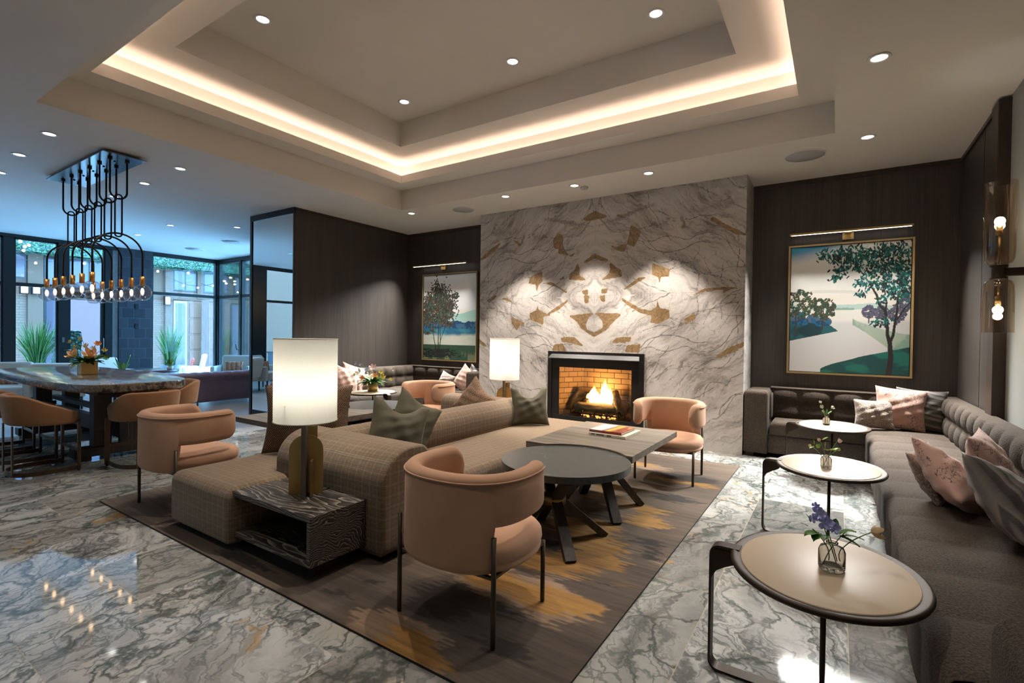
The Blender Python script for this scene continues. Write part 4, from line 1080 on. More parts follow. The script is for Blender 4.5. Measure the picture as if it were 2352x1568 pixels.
dup(ot, (-.035, 6.43, 0), None, 'farthest right oval side table, small white roses, under the painting')
dup(ot, (-6.22, 5.42, 0), PI - .1, 'oval side table by the left corner sofa, brass vase on it')

# --- sectional banquettes
def tufted(fn, nu, nv, mb):
    mb.grid(fn, nu, nv); return mb
def banquette(mx, label, y_end, arm_end, name='corner_sofa'):
    """built for the right corner, mirrored about x = -3.14 when mx"""
    t = thing(name, label, 'sofa', (0, 0, 0))
    F = MT['boucle']
    X = (lambda x: -6.28 - x) if mx else (lambda x: x)
    def fx(mb):
        mb.v = [(X(x), y, z) for x, y, z in mb.v]; return mb
    bx, fy = 1.0, 6.985          # face of the long back, front of the short run
    ZS = .47
    # long back: channel tufts in two rows
    cw = .27
    def bulge(s, w): return abs(sin(PI * s / w)) ** .42
    y0, y1 = y_end, YB - .02
    def back_long(u, v):
        y = y0 + (y1 - y0) * u
        if v < .42: z = ZS - .03 + (v / .42) * .215; row = math.sin(PI * min(1, max(0, v / .42))) ** .45 if 0 < v < .42 else 0
        elif v < .86: z = ZS + .185 + ((v - .42) / .44) * .20; row = math.sin(PI * (v - .42) / .44) ** .45
        else: z = ZS + .385 + (v - .86) / .14 * .02; row = 0
        if v >= .86:
            k = (v - .86) / .14; return (bx + .02 + .125 * k, y, ZS + .385 + .012 * sin(PI * k * .5))
        return (bx + .03 - .055 * bulge(y - y0, cw) * row + .03 * (z - ZS), y, z)
    mb = MB(); mb.grid(back_long, int((y1 - y0) / cw * 9), 26); mb.box(bx + .04, 1.15, y0, y1, .10, ZS + .37)
    fx(mb).build('backrest', F, t, weld=False)
    # short back
    x0, x1 = -.74, bx + .03
    cx = .345; by = 7.40
    def back_short(u, v):
        x = x0 + (x1 - x0) * u
        if v < .42: z = ZS - .03 + (v / .42) * .215; row = math.sin(PI * v / .42) ** .45 if 0 < v < .42 else 0
        elif v < .86: z = ZS + .185 + ((v - .42) / .44) * .20; row = math.sin(PI * (v - .42) / .44) ** .45
        else:
            k = (v - .86) / .14; return (x, by - .02 + .17 * k, ZS + .385 + .012 * sin(PI * k * .5))
        return (x, by + .03 - .055 * bulge(x - x0, cx) ** .7 * row + .03 * (z - ZS), z)
    mb = MB(); mb.grid(back_short, 60, 26); mb.box(x0, x1, by + .04, YB - .012, .10, ZS + .37)
    fx(mb).build('backrest', F, t, weld=False)
    # seats
    def seat_long(u, v):
        y = y0 + (fy + .42 - y0) * u
        g = .020 * (1 - bulge(y - y0, .43))
        if v < .5:
            a = v / .5; z = .135 + (ZS - .09 - .135) * a; return (.285 + g * .6, y, z)
        if v < .72:
            a = (v - .5) / .22 * PI / 2; return (.285 + .085 * (1 - cos(a)), y, ZS - .085 + .085 * sin(a) - g)
        a = (v - .72) / .28; return (.37 + (bx + .04 - .37) * a, y, ZS + .012 * sin(PI * a) - g)
    mb = MB(); mb.grid(seat_long, 190, 18); fx(mb).build('seat_cushion', F, t, weld=False)
    def seat_short(u, v):
        x = -.70 + (.30 + .70) * u
        r = .05
        e = min((x + .70) / .04, 1); e = math.sqrt(max(0, 1 - (1 - e) ** 2))
        if v < .35: a = v / .35; return (x, fy + .015, .30 + (ZS - r - .30) * a)
        if v < .6:
            a = (v - .35) / .25 * PI / 2; return (x, fy + .015 + r * (1 - cos(a)), ZS - r + r * sin(a) * e)
        a = (v - .6) / .4; return (x, fy + .015 + r + (by + .03 - fy - r) * a, ZS - (1 - e) * r)
    mb = MB(); mb.grid(seat_short, 40, 16); fx(mb).build('seat_cushion', F, t, weld=False)
    b = MB(); b.box(-.72, .30, fy + .03, YB - .012, .065, .295, 0, .012); b.box(.31, 1.15, y0, fy + .05, .065, .15, 0, .006); fx(b).build('base', F, t)
    # arm at the chimney end, padded inside
    a = MB(); cushion(a, -1.0, -.72, fy - .02, YB - .012, .055, ZS + .375, .03, .05, .01); a.box(-.725, -.70, fy + .2, by, ZS, ZS + .33, 0, .02); fx(a).build('arm', F, t)
    f = MB()
    for xx, yy in ((-.93, fy + .06), (.2, fy + .1), (.42, 5.0), (.42, 3.2)): f.box(xx - .05, xx + .05, yy - .04, yy + .04, 0, .07)
    fx(f).build('feet', MT['black'], t)
    if arm_end:
        a = MB(); cushion(a, .40, 1.15, y0 - .36, y0 + .02, .06, .70, .06, .08, .02); fx(a).build('arm', F, t)
    else:
        a = MB(); a.box(.33, 1.15, y0 - .03, y0 + .01, .06, ZS - .01, 0, .01); fx(a).build('end_panel', F, t)
    return t
banquette(False, 'long dark brown channel tufted corner sofa along the right wall', 2.06, True)
banquette(True, 'dark brown corner sofa in the left corner, partly behind the plaid sofa', 5.02, False)

# --- scatter cushions
def cushion_at(mat, w, h, th, loc, lean, yaw, label, seed, chop=0.0, roll=0.0, n=26, grp=None):
    o = pillow_mb(w, h, th, seed, chop, n, n).build('scatter_cushion', MT[mat])
    o.location = loc; o.rotation_euler = (lean, roll, yaw)
    tag(o, label, 'cushion', grp); return o
S = .44
cushion_at('green_velvet', .50, .50, .22, (-2.98, 2.80, S + .03), -.30, 1.05, 'olive green velvet cushion with pointed corner, nearest on the plaid sofa', 1, .16, .26)
cushion_at('green_velvet', .46, .52, .20, (-3.08, 2.98, S + .05), -.22, 1.2, 'olive green velvet cushion peaking behind another green one', 2, .05, .55)
cushion_at('green_velvet', .46, .46, .22, (-3.02, 5.02, S), -.30, .72, 'olive green velvet cushion standing alone at the far end of the bolster', 3, .25)
cushion_at('tweed', .76, .60, .30, (-3.90, 2.66, S), -.14, .72, 'large brown tweed cushion behind the near lamp', 4, .30)
cushion_at('tweed', .50, .50, .20, (-3.80, 4.70, S + .04), -.32, -.25, 'small brown tweed cushion propped against the far rolled arm', 5, .05, .6)
S = .478
cushion_at('fur', .40, .34, .17, (.37, 7.08, S), -.22, .12, 'small grey faux fur cushion at left of three in the right corner', 6)
cushion_at('pink_print', .50, .49, .18, (.60, 7.16, S), -.22, .12, 'pink printed cushion between fur and black cushions in the right corner', 7, 0, .08)
cushion_at('stripe', .48, .48, .16, (.80, 7.27, S), -.18, .10, 'black and silver cushion tucked deepest into the right corner', 8, 0, .06)
cushion_at('fur', .44, .36, .16, (.62, 4.20, S), -.5, 1.2, 'small grey faux fur cushion lying farthest left in the near heap', 9, 0, -.05)
cushion_at('pink_print', .50, .46, .20, (.70, 3.90, S + .02), -.72, 1.1, 'pink printed cushion with peaked corner in the middle of the near heap', 10, .05, .40)
cushion_at('pink_print', .50, .50, .18, (.88, 3.98, S + .02), -.40, 1.3, 'pink printed cushion leaning on the channelled back behind another pink one', 11)
cushion_at('stripe_up', .52, .48, .22, (.86, 3.44, S + .01), -.62, 1.1, 'large black and silver striped cushion cut by the right picture edge', 12, .05, .25)
S = .478
cushion_at('pink_print', .50, .50, .18, (-6.86, 5.38, S), -.25, 1.45, 'pink printed cushion with pointed corner, front one by the left table', 13, .05, .2)
cushion_at('pink_print', .50, .50, .18, (-7.00, 5.62, S), -.22, 1.5, 'pink printed cushion peeping behind the front one on the left sofa', 14, 0, .3)
cushion_at('fur', .44, .32, .15, (-6.98, 5.98, S), -.25, 1.4, 'faux fur lumbar cushion behind the brass vase with mixed flowers', 15)
cushion_at('pink_print', .46, .46, .18, (-5.92, 7.20, S), -.25, -.1, 'pink cushion near the end arm under the left painting', 16, 0, .6)
cushion_at('fur', .36, .32, .15, (-6.22, 7.10, S), -.3, -.1, 'little fur cushion just above the far peach chair', 17, 0, .3)
cushion_at('stripe', .46, .44, .16, (-5.66, 7.26, S + .01), -.2, -.15, 'black and silver cushion by the arm next to the marble wall', 18, .1, .3)
# ------------------------------------------------------------------ rug
def make_rug():
    x0, x1, y0, y1 = -5.36, -.935, 1.64, 6.31
    nu, nv = 330, 350
    me, U, V = grid_mesh('area_rug', nu, nv, lambda U, V: (x0 + (x1 - x0) * U, y0 + (y1 - y0) * V, 0 * U + .012))
    X = x0 + (x1 - x0) * U; Y = y0 + (y1 - y0) * V
    # woven ikat edges: threads along X shift each blotch row by row
    jag = (vnoise(X * .6, Y * 95, 3) - .5) * .20 + (vnoise(X * 3, Y * 60, 5) - .5) * .10
    xs = X + jag
    big = fbm(xs * 1.7 + 2, Y * 1.8 + 5, 2, 5); med = fbm(xs * 2.6, Y * 2.6, 8, 5)
    base = np.array((.056, .042, .032)); dark = np.array((.016, .013, .012)); gold = np.array((.26, .135, .030)); beige = np.array((.22, .150, .098)); br = np.array((.090, .068, .051))
    tone = sstep(.3, .7, fbm(xs * .7, Y * 5, 4, 3))[..., None]
    C = base * (1 - tone) + br * tone
    # blotches run up the middle of the rug
    def field(pts): return sum(w * np.exp(-((xs - a) / sx) ** 2 - ((Y - b) / sy) ** 2) for a, b, sx, sy, w in pts)
    gpts = ((-1.72, 1.72, .34, .17, 1.0), (-1.30, 2.45, .20, .16, .9), (-1.75, 2.45, .30, .22, .7), (-1.62, 2.85, .28, .16, .9), (-1.40, 3.15, .22, .20, .7), (-1.65, 3.55, .25, .18, .8), (-1.28, 3.95, .18, .16, 1.0), (-1.45, 4.25, .26, .12, .9), (-1.85, 4.6, .2, .3, .7), (-1.45, 5.25, .32, .12, .9), (-1.9, 5.7, .3, .15, .7), (-4.75, 1.95, .28, .08, .5), (-4.6, 5.0, .3, .3, .8))
    dpts = ((-1.90, 2.12, .36, .20, 1.0), (-1.35, 1.95, .20, .12, .8), (-2.30, 1.80, .2, .10, .7), (-1.22, 2.78, .2, .12, .8), (-1.12, 3.50, .18, .16, .9), (-1.75, 3.1, .25, .12, .9), (-1.55, 3.85, .2, .10, .8), (-1.30, 4.6, .2, .16, .8), (-1.35, 5.4, .3, .14, .9), (-3.3, 1.75, .5, .06, .5), (-4.9, 3.5, .3, .6, .6))
    n1 = (big - .5) * 2.0; n2 = (med - .5) * 1.9; n3 = (fbm(xs * 3.2 + 9, Y * 4.0, 12, 5) - .5) * 2.0
    fg, fd = field(gpts), field(dpts)
    bg = sstep(.36, .44, fg + .8 * n2); go = sstep(.50, .60, fg + .75 * n1); dk = sstep(.50, .57, fd + .8 * n3)
    C = C * (1 - bg[..., None] * .9) + beige * bg[..., None] * .9
    C = C * (1 - go[..., None] * .9) + gold * (.55 + .9 * med[..., None]) * go[..., None] * .9
    C = C * (1 - dk[..., None] * .92) + dark * dk[..., None] * .92
    C *= (1 + (vnoise(X * 2.5, Y * 110, 7) - .5) * .5 + (vnoise(X * 1.2, Y * 28, 9) - .5) * .35)[..., None]
    color_attr(me, C)
    o = link('area_rug', me, MT['rug'])
    ed = MB(); ed.box(x0, x1, y0, y1, 0.0, .0115); e = ed.build('edge', flat('rug_edge', (.02, .022, .02), .95), o)
    tag(o, 'brown rug with gold and beige ikat blotches under the plaid sofa', 'rug')
make_rug()

# ------------------------------------------------------------------ books
def book(loc, rz, w, d, h, cover, label, grp=None, spine=None, art=None):
    t = thing('book', label, 'book', loc, rz, grp)
    MB().box(-w / 2 + .004, w / 2 - .004, -d / 2 + .003, d / 2 - .004, .003, h - .003).build('pages', MT['paper'], t)
    c = MB(); c.box(-w / 2, w / 2, -d / 2, d / 2, 0, .003); c.box(-w / 2, w / 2, -d / 2, d / 2, h - .003, h - (.0006 if art is not None else 0)); c.box(-w / 2, w / 2, -d / 2, -d / 2 + .003, 0, h - .0006); c.build('cover', cover, t)
    if spine: 
        s = MB()
        for a, b in spine: s.box(-w / 2 + w * a, -w / 2 + w * b, -d / 2 - .0006, -d / 2 + .001, h * .25, h * .75)
        s.build('spine_print', flat('spine_ink', (.08, .08, .09), .5), t)
    if art is not None:
        me, U, V = grid_mesh('cover_art', 90, 70, lambda U, V: (-w / 2 + w * U, -d / 2 + d * V, 0 * U + h))
        color_attr(me, art(U, V)); link('cover_art', me, MT['cover_art'], t)
    return t
def canyon(U, V):
    edge = .38 + .10 * V + .05 * (fbm(U * 3, V * 6, 2) - .5)
    wht = np.array((.62, .58, .62)); red = np.array((.38, .055, .02)); org = np.array((.85, .28, .03)); yel = np.array((.9, .62, .08)); vio = np.array((.10, .09, .25)); dk = np.array((.05, .02, .03))
    n = fbm(U * 7 - V * 3, V * 4, 4)
    C = red * (1 - n[..., None]) + dk * n[..., None] * .5 + org * sstep(.5, .7, n)[..., None] * .6
    d = np.exp(-(((U - .60 - .12 * (V - .5)) / .085) ** 2))
    C = C * (1 - d[..., None]) + (yel * .7 + org * .3) * d[..., None]
    q = np.exp(-(((U - edge - .04) / .05) ** 2)) * sstep(.9, .1, V); C = C * (1 - q[..., None]) + vio * q[..., None]
    w = sstep(.02, -.02, U - edge); C = C * (1 - w[..., None]) + wht * w[..., None]
    s = ((np.abs(V - .86) < .02) & (U > .84) & (U < .95)).astype(float); return C * (1 - s[..., None]) + np.array((.85, .8, .75)) * s[..., None]
book((-1.76, 4.50, .579), -.02, .36, .40, .022, flat('cover_cream', (.62, .58, .46), .45), 'cream covered book lying at the bottom of the pile on the oak slab', 'books on the near coffee table', ((.06, .16), (.2, .42), (.5, .62)))
book((-1.79, 4.50, .602), -.03, .32, .34, .024, flat('cover_red', (.20, .03, .02), .4), 'red and white book with canyon cover on top of the pile', 'books on the near coffee table', ((.1, .3), ), canyon)
def blocks(U, V):
    C = np.ones(U.shape + (3,)) * np.array((.02, .028, .045))
    for a, b, c, d, col in ((.15, .5, .2, .8, (.55, .6, .65)), (.6, .95, .25, .75, (.6, .58, .55)), (.2, .32, .3, .5, (.5, .12, .08)), (.66, .8, .35, .6, (.5, .2, .15)), (.36, .46, .5, .72, (.05, .12, .25))):
        k = ((U > a) & (U < b) & (V > c) & (V < d)); C[k] = col
    return C
book((-5.24, 3.84, .579), 1.5, .42, .36, .03, flat('cover_blue', (.05, .06, .15), .4), 'blue book at the bottom of the pile on the far coffee table', 'books on the far coffee table', ((.2, .8), ))
book((-5.26, 3.84, .610), 1.5, .36, .32, .026, flat('cover_navy', (.02, .03, .06), .4), 'navy book with pictures on top of the far pile', 'books on the far coffee table', ((.3, .7), ), blocks)

# ------------------------------------------------------------------ flowers
def petal_flower(mb, c, r, n, up, cup=.3, layers=1, seed=0):
    rr = random.Random(seed); q = Vector(up).normalized().to_track_quat('Z', 'Y').to_matrix().to_4x4(); M = Matrix.Translation(c) @ q
    for l in range(layers):
        k = 1 - .24 * l; cu = cup + .35 * l
        for i in range(n):
            a = 2 * PI * (i + .5 * l) / n + rr.uniform(-.1, .1); w = PI / n * 1.25; L = r * k * rr.uniform(.9, 1.08)
            def fn(u, v, a=a, w=w, L=L, cu=cu):
                s = sin(PI * (.12 + .80 * u)) ** .7; an = a + w * (v - .5) * 2 * s * .75; rad = L * u
                return (rad * cos(an) * cos(cu * u * .9), rad * sin(an) * cos(cu * u * .9), L * sin(cu * u * 1.2) * u - .10 * L * (2 * v - 1) ** 2 * u + .008 * l)
            mb.grid(fn, 6, 5, M=M)
    return mb
def leaf(mb, p, d, L, w, droop=.3, seed=0):
    p = Vector(p); d = Vector(d).normalized(); s = d.cross(Vector((0, 0, 1)));
    s = s.normalized() if s.length > .01 else Vector((1, 0, 0)); n = s.cross(d)
    def fn(u, v):
        ww = w * sin(PI * min(1, u * .97 + .03)) ** .8 * (v - .5); return tuple(p + d * (L * u) - Vector((0, 0, 1)) * (droop * L * u * u) + s * ww + n * (abs(v - .5) * w * .35))
    return mb.grid(fn, 8, 5)
def stem(mb, pts, r=.0022):
    P = [Vector(p) for p in pts]; out = []
    for k in range(11):
        u = k / 10; a, b, c = P[0], P[1], P[2]; out.append(tuple(a * (1 - u) ** 2 + b * 2 * u * (1 - u) + c * u * u))
    return mb.tube(out, r, 6)
def bottle(t, R, H, neck, zsh):
    k = .006
    out = [(.0001, 0), (R * .92, 0), (R, .008), (R, zsh), (R * .86, zsh + (H - zsh) * .45), (neck, zsh + (H - zsh) * .72), (neck, H - .008), (neck + .006, H - .004), (neck + .006, H)]
    inn = [(neck - .003, H), (neck - .003, zsh + (H - zsh) * .72), (R * .82, zsh + (H - zsh) * .36), (R - k, zsh), (R - k, .016), (R * .8, .012), (.0001, .012)]
    return MB().lathe(out + inn, 36).build('glass_bottle', MT['vase_glass'], t)
# nearest table: delphinium and hellebore
t = thing('bud_vase', 'glass bottle vase of blue delphinium and one hellebore, nearest table', 'vase', (-.005, 2.40, .571))
bottle(t, .048, .108, .016, .072)
ux, uy = cos(.58), sin(.58)     # spread across the view
def W(a, b, z): return (a * ux - b * uy, a * uy + b * ux, z)
st = MB()
for p in ((W(-.035, 0, .015), W(-.01, 0, .09), W(.06, .0, .155)), (W(.02, .0, .015), W(.0, .0, .08), W(-.05, .0, .21)), (W(.03, .01, .02), W(.005, 0, .09), W(-.03, .01, .20)), (W(.03, -.01, .03), W(.0, 0, .09), W(.16, .0, .150)), (W(.0, .02, .02), W(.0, 0, .09), W(-.08, .0, .16))): stem(st, p)
st.build('stems', MT['stem'], t)
for i, (a, b, z, r) in enumerate(((-.055, .0, .225, .027), (-.035, -.01, .19, .032), (.0, -.012, .17, .025), (-.075, .01, .20, .020), (-.06, .02, .245, .020))):
    f = MB(); petal_flower(f, W(a, b, z), r, 5, W(.1 * (i - 2), -.9, .25), .15, 2, i); f.sphere(W(a, b - .006, z), .005, 8, 6); f.build('bloom', MT['petal_blue'], t)
f = MB(); petal_flower(f, W(.158, 0, .152), .045, 5, W(.8, -.25, .1), .9, 2, 7); f.build('bloom', mottled('hellebore', (.50, .30, .18), (.62, .52, .30), 30, .6), t)
lf = MB()
for p, d, L, w in ((W(.03, 0, .14), W(.8, 0, .35), .075, .035), (W(.04, 0, .13), W(.9, .1, .1), .10, .022), (W(.03, 0, .13), W(.6, -.3, -.1), .07, .03), (W(.01, 0, .15), W(.15, .1, 1), .075, .03), (W(-.06, 0, .14), W(-.9, 0, .1), .055, .045), (W(-.05, 0, .14), W(-.5, -.3, -.1), .05, .04), (W(-.02, 0, .13), W(-.4, -.4, .1), .05, .03), (W(-.09, 0, .19), W(-.4, 0, .9), .05, .012), (W(-.10, 0, .17), W(-.5, 0, .4), .04, .014)): leaf(lf, p, d, L, w)
lf.build('leaves', MT['leaf'], t)
# middle table: hellebores and a pink rose
t = thing('bud_vase', 'square glass bottle vase of green hellebores and a pink rosebud, middle table', 'vase', (-.055, 4.27, .571))
bottle(t, .036, .092, .014, .062)
st = MB()
for p in ((W(-.02, 0, .015), W(0, 0, .08), W(-.11, 0, .155)), (W(.02, 0, .015), W(-.0, 0, .09), W(.075, 0, .19)), (W(.01, 0, .015), W(0, 0, .09), W(-.05, 0, .20)), (W(-.01, .01, .015), W(.01, 0, .1), W(.085, 0, .13))): stem(st, p)
st.build('stems', MT['stem'], t)
for i, (a, z, r, m) in enumerate(((-.118, .158, .020, 'bud_cream'), (-.055, .20, .024, 'bud_cream'), (.088, .195, .030, 'petal_pink'), (.085, .132, .022, 'leaf_light'), (-.06, .155, .030, 'leaf_light'))):
    f = MB(); petal_flower(f, W(a, 0, z - r * .4), r, 5, W(.2 * a * 20, -.3, .9), 1.25, 3, i + 20); f.build('bloom', MT[m], t)
lf = MB()
for p, d, L, w in ((W(.02, -.01, .13), W(.2, -.5, .1), .045, .06), (W(0, -.01, .125), W(-.3, -.5, .2), .04, .055), (W(-.03, 0, .20), W(.8, 0, .5), .05, .022), (W(-.09, 0, .17), W(-.15, 0, 1), .04, .012), (W(-.01, 0, .14), W(.05, 0, 1), .06, .010), (W(.06, 0, .13), W(.7, 0, .3), .04, .03), (W(-.09, 0, .15), W(-.7, 0, -.2), .035, .03)): leaf(lf, p, d, L, w, .1)
lf.build('leaves', MT['leaf_light'], t)
# far table: white roses
t = thing('bud_vase', 'small glass bottle vase of white roses on the farthest right table', 'vase', (-.09, 6.43, .571))
bottle(t, .036, .092, .014, .062)
st = MB()
for p in ((W(-.02, 0, .015), W(0, 0, .09), W(-.06, 0, .24)), (W(.02, 0, .015), W(0, 0, .09), W(.06, 0, .19)), (W(0, .01, .015), W(0, 0, .09), W(-.05, 0, .19))): stem(st, p)
st.build('stems', MT['stem'], t)
for i, (a, z, r) in enumerate(((-.07, .255, .024), (-.055, .20, .032), (.055, .195, .032))):
    f = MB(); petal_flower(f, W(a, 0, z - .012), r, 6, W(a * 6, -.7, .6), 1.0, 3, i + 40); f.build('bloom', MT['petal_white'], t)
lf = MB()
for p, d, L, w in ((W(.0, 0, .11), W(.15, 0, 1), .07, .018), (W(.02, 0, .12), W(.7, 0, .6), .06, .026), (W(-.03, 0, .13), W(-.3, -.2, .4), .05, .03)): leaf(lf, p, d, L, w, .1)
lf.build('leaves', MT['leaf'], t)
# brass vase arrangements
def arrangement(loc, label, kind, vase_r, vase_h, blooms, sc, seed):
    t = thing('flower_vase', label, 'flower arrangement', loc); r = random.Random(seed)
    if kind == 'round': MB().lathe([(.0001, 0), (vase_r, 0), (vase_r, vase_h), (vase_r - .005, vase_h), (vase_r - .005, .02), (.0001, .02)], 36).build('brass_vase', MT['brass'], t)
    else:
        v = MB(); v.box(-vase_r, vase_r, -vase_r, vase_r, 0, vase_h, 0, .004); v.build('brass_vase', MT['brass'], t)
    lf = MB()
    for k in range(60):
        a = r.uniform(0, 2 * PI); e = r.uniform(-.25, .9); leaf(lf, (vase_r * .6 * cos(a), vase_r * .6 * sin(a), vase_h * .95), (cos(a) * cos(e), sin(a) * cos(e), sin(e) + .25), sc * r.uniform(.5, 1.05), sc * .22, .35)
    l = lf.build('leaves', MT['leaf'], t); l['kind'] = 'stuff'
    st = MB()
    for a, b, z, rr, m, nl in blooms: stem(st, ((0, 0, vase_h * .8), (a * .3, b * .3, (vase_h + z) * .55), W(a, b, z)), .003)
    st.build('stems', MT['stem'], t)
    for i, (a, b, z, rr, m, nl) in enumerate(blooms):
        f = MB(); p = W(a, b, z); petal_flower(f, (p[0], p[1], p[2] - rr * .3), rr, 6, W(a * 2.5, -.55 + b, .55), .75 if nl > 1 else .5, nl, i + seed); f.build('bloom', MT[m], t)
    return t
arrangement((-6.27, 5.46, .571), 'round brass vase of mixed peach, yellow and white flowers on the left oval table', 'round', .078, .15,
    ((.05, -.04, .26, .075, 'petal_peach', 3), (-.14, -.04, .22, .06, 'petal_orange', 3), (.15, .0, .24, .065, 'petal_yellow', 3), (-.03, -.03, .30, .055, 'petal_white', 3), (.01, .0, .40, .075, 'petal_pink', 1), (-.22, 0, .32, .08, 'petal_white', 1), (-.10, .03, .36, .05, 'petal_blue', 1), (.30, 0, .36, .038, 'petal_white', 3), (-.27, 0, .45, .03, 'petal_blue', 1), (-.20, .02, .44, .028, 'petal_blue', 1), (.12, .03, .31, .05, 'petal_yellow', 2), (-.09, -.05, .12, .035, 'leaf_light', 2), (-.28, 0, .27, .04, 'leaf_light', 2), (.28, 0, .20, .035, 'petal_yellow', 2)), .22, 3)
arrangement((-8.15, 2.36, .926), 'square brass vase of peach roses in the middle of the marble dining table', 'square', .085, .165,
    ((.10, -.06, .27, .105, 'petal_peach', 3), (-.12, -.04, .27, .10, 'petal_peach', 3), (.14, .0, .40, .055, 'petal_orange', 3), (-.03, .02, .37, .05, 'bud_cream', 3), (-.08, .0, .46, .035, 'petal_yellow', 3), (-.22, .0, .42, .035, 'petal_yellow', 3), (-.17, .02, .36, .035, 'petal_yellow', 3), (.22, .0, .32, .04, 'petal_yellow', 2), (.05, .03, .34, .04, 'petal_white', 2), (-.22, 0, .24, .05, 'leaf_light', 2), (.24, 0, .22, .05, 'leaf_light', 2), (.02, -.05, .09, .03, 'leaf_light', 2)), .22, 5)

# ------------------------------------------------------------------ paintings
def leaves_on(C, U, V, pts, cols, rng, asp):
    for (x, y, a, l, w) in pts:
        x0, x1, y0, y1 = x - l, x + l, y - l, y + l
        i0, i1 = np.searchsorted(U[:, 0], (x0 / 1, x1 / 1)); j0, j1 = np.searchsorted(V[0], (y0, y1))
        if i1 <= i0 or j1 <= j0: continue
        dx = (U[i0:i1, j0:j1] - x) * asp; dy = V[i0:i1, j0:j1] - y
        u = dx * cos(a) + dy * sin(a); v = -dx * sin(a) + dy * cos(a)
        k = (u / l) ** 2 + (v / w) ** 2 < 1
        C[i0:i1, j0:j1][k] = cols[rng.randrange(len(cols))]
def stroke(C, U, V, P, col, asp):
    for (xa, ya, ra), (xb, yb, rb) in zip(P[:-1], P[1:]):
        dx, dy = (xb - xa) * asp, yb - ya; L2 = dx * dx + dy * dy + 1e-9
        t = np.clip((((U - xa) * asp) * dx + (V - ya) * dy) / L2, 0, 1)
        d = np.hypot((U - xa) * asp - t * dx, V - ya - t * dy); C[d < ra + (rb - ra) * t] = col
def mixc(C, m, col): return C * (1 - m[..., None]) + np.array(col) * m[..., None]
def art_river(U, V):
    asp = 1.31 / 1.66; r = random.Random(21); n1 = fbm(U * 4, V * 14, 2); n2 = fbm(U * 7, V * 7, 5)
    C = np.ones(U.shape + (3,)) * np.array((.86, .83, .76))
    C = mixc(C, sstep(.60, .75, V) * .7, (.93, .93, .90)); C = mixc(C, sstep(.88, 1.02, V + .12 * (.3 - U)) * sstep(.45, .1, U), (.03, .25, .50)); C = mixc(C, sstep(.93, 1.0, V) * sstep(.7, .2, U), (.05, .32, .55))
    C = mixc(C, (np.abs(V - .63 - .01 * np.sin(U * 6)) < .012) * .35, (.55, .50, .45)); C = mixc(C, sstep(.50, .57, V) * sstep(.64, .58, V) * .4, (.80, .72, .62))
    C = mixc(C, sstep(.40, .46, .40 + .12 * n1 + .02) * sstep(.42, .38, V) * .45, (.55, .56, .62))
    C = mixc(C, ((V > .495) & (V < .515 + .035 * fbm(U * 6, V * 0, 3))) * .65, (.34, .58, .52)); C = mixc(C, ((V > .49) & (V < .50 + .012 * fbm(U * 20, 0 * V, 4)) & (U > .38) & (U < .56)) * .8, (.20, .38, .30))
    # banks
    rb = .33 + .10 * (1 - U) - .0; k = (U > .55) & (V < .405 - .12 * ((U - .55) / .45) ** .8 + .03 * n2 + .0) & (V > .405 - .03 - .29 * ((U - .55) / .45) ** 1.1)
    C = mixc(C, k * .75, (.33, .47, .33)); C = mixc(C, k * sstep(.5, .65, n2) * .6, (.12, .30, .24))
    top = .345 + .05 * n2 - .035 * U; lb = (U < .455) & (V < np.where(U < .3, .40, .40 - (U - .3) * .62) * (1 - .0) - .03 + .05 * n2) & (V > .245 + .19 * U)
    C = mixc(C, lb * 1.0, (.004, .035, .045)); C = mixc(C, lb * sstep(.45, .6, n2), (.01, .10, .12))
    for cx, cy, s in ((.05, .43, .085), (.21, .42, .06), (.12, .40, .05), (.32, .40, .05), (.27, .385, .04)):
        m = ((U - cx) / s) ** 2 + ((V - cy) / (s * .62)) ** 2 < 1 + .9 * (n2 - .5); C = mixc(C, m * .9, (.004, .05, .13)); C = mixc(C, m * (fbm(U * 40, V * 40, 6) > .55), (.006, .12, .24))
    gr = V < .02 + .185 * np.clip((U - .28) / .72, 0, 1) ** .75 + .008 * n2; gr &= U > .28
    C = mixc(C, gr * 1.0, (.002, .06, .06)); C = mixc(C, gr * sstep(.45, .6, n1), (.006, .14, .11))
    tr = (.018, .013, .012)
    for cx, cy, w, h, tx, ty in ((.09, .545, .15, .115, .05, .30), (.30, .50, .11, .085, .29, .34)):
        stroke(C, U, V, [(tx, ty, .006), (tx + .005, cy - .05, .004), (cx, cy + .02, .003)], (.05, .035, .03), asp); stroke(C, U, V, [(tx, cy - .08, .004), (cx + .05, cy, .003)], (.05, .035, .03), asp)
        pts = []
        for _ in range(620):
            a = r.uniform(0, 2 * PI); q = math.sqrt(r.random()); x, y = cx + w * q * cos(a), cy + h * q * sin(a)
            if math.sin(x * 62 + cy * 9) * math.sin(y * 55) > -.35: pts.append((x, y, r.uniform(0, PI), r.uniform(.007, .013), .005))
        leaves_on(C, U, V, pts, [(.03, .07, .035), (.05, .05, .03), (.10, .06, .03), (.02, .10, .05), (.015, .03, .02)], r, asp)
    for cx, cy, w, h in ((.68, .475, .055, .05), (.78, .47, .06, .05), (.90, .46, .07, .07), (.96, .54, .05, .07)):
        stroke(C, U, V, [(cx, cy - .085, .004), (cx, cy, .003)], (.12, .11, .16), asp)
        pts = [(cx + w * math.sqrt(r.random()) * cos(a), cy + h * math.sqrt(r.random()) * sin(a), r.uniform(0, PI), .009, .005) for a in [r.uniform(0, 2 * PI) for _ in range(230)]]
        leaves_on(C, U, V, pts, [(.09, .085, .14), (.14, .12, .20), (.06, .08, .10)], r, asp)
    T = lambda P: stroke(C, U, V, P, tr, asp)
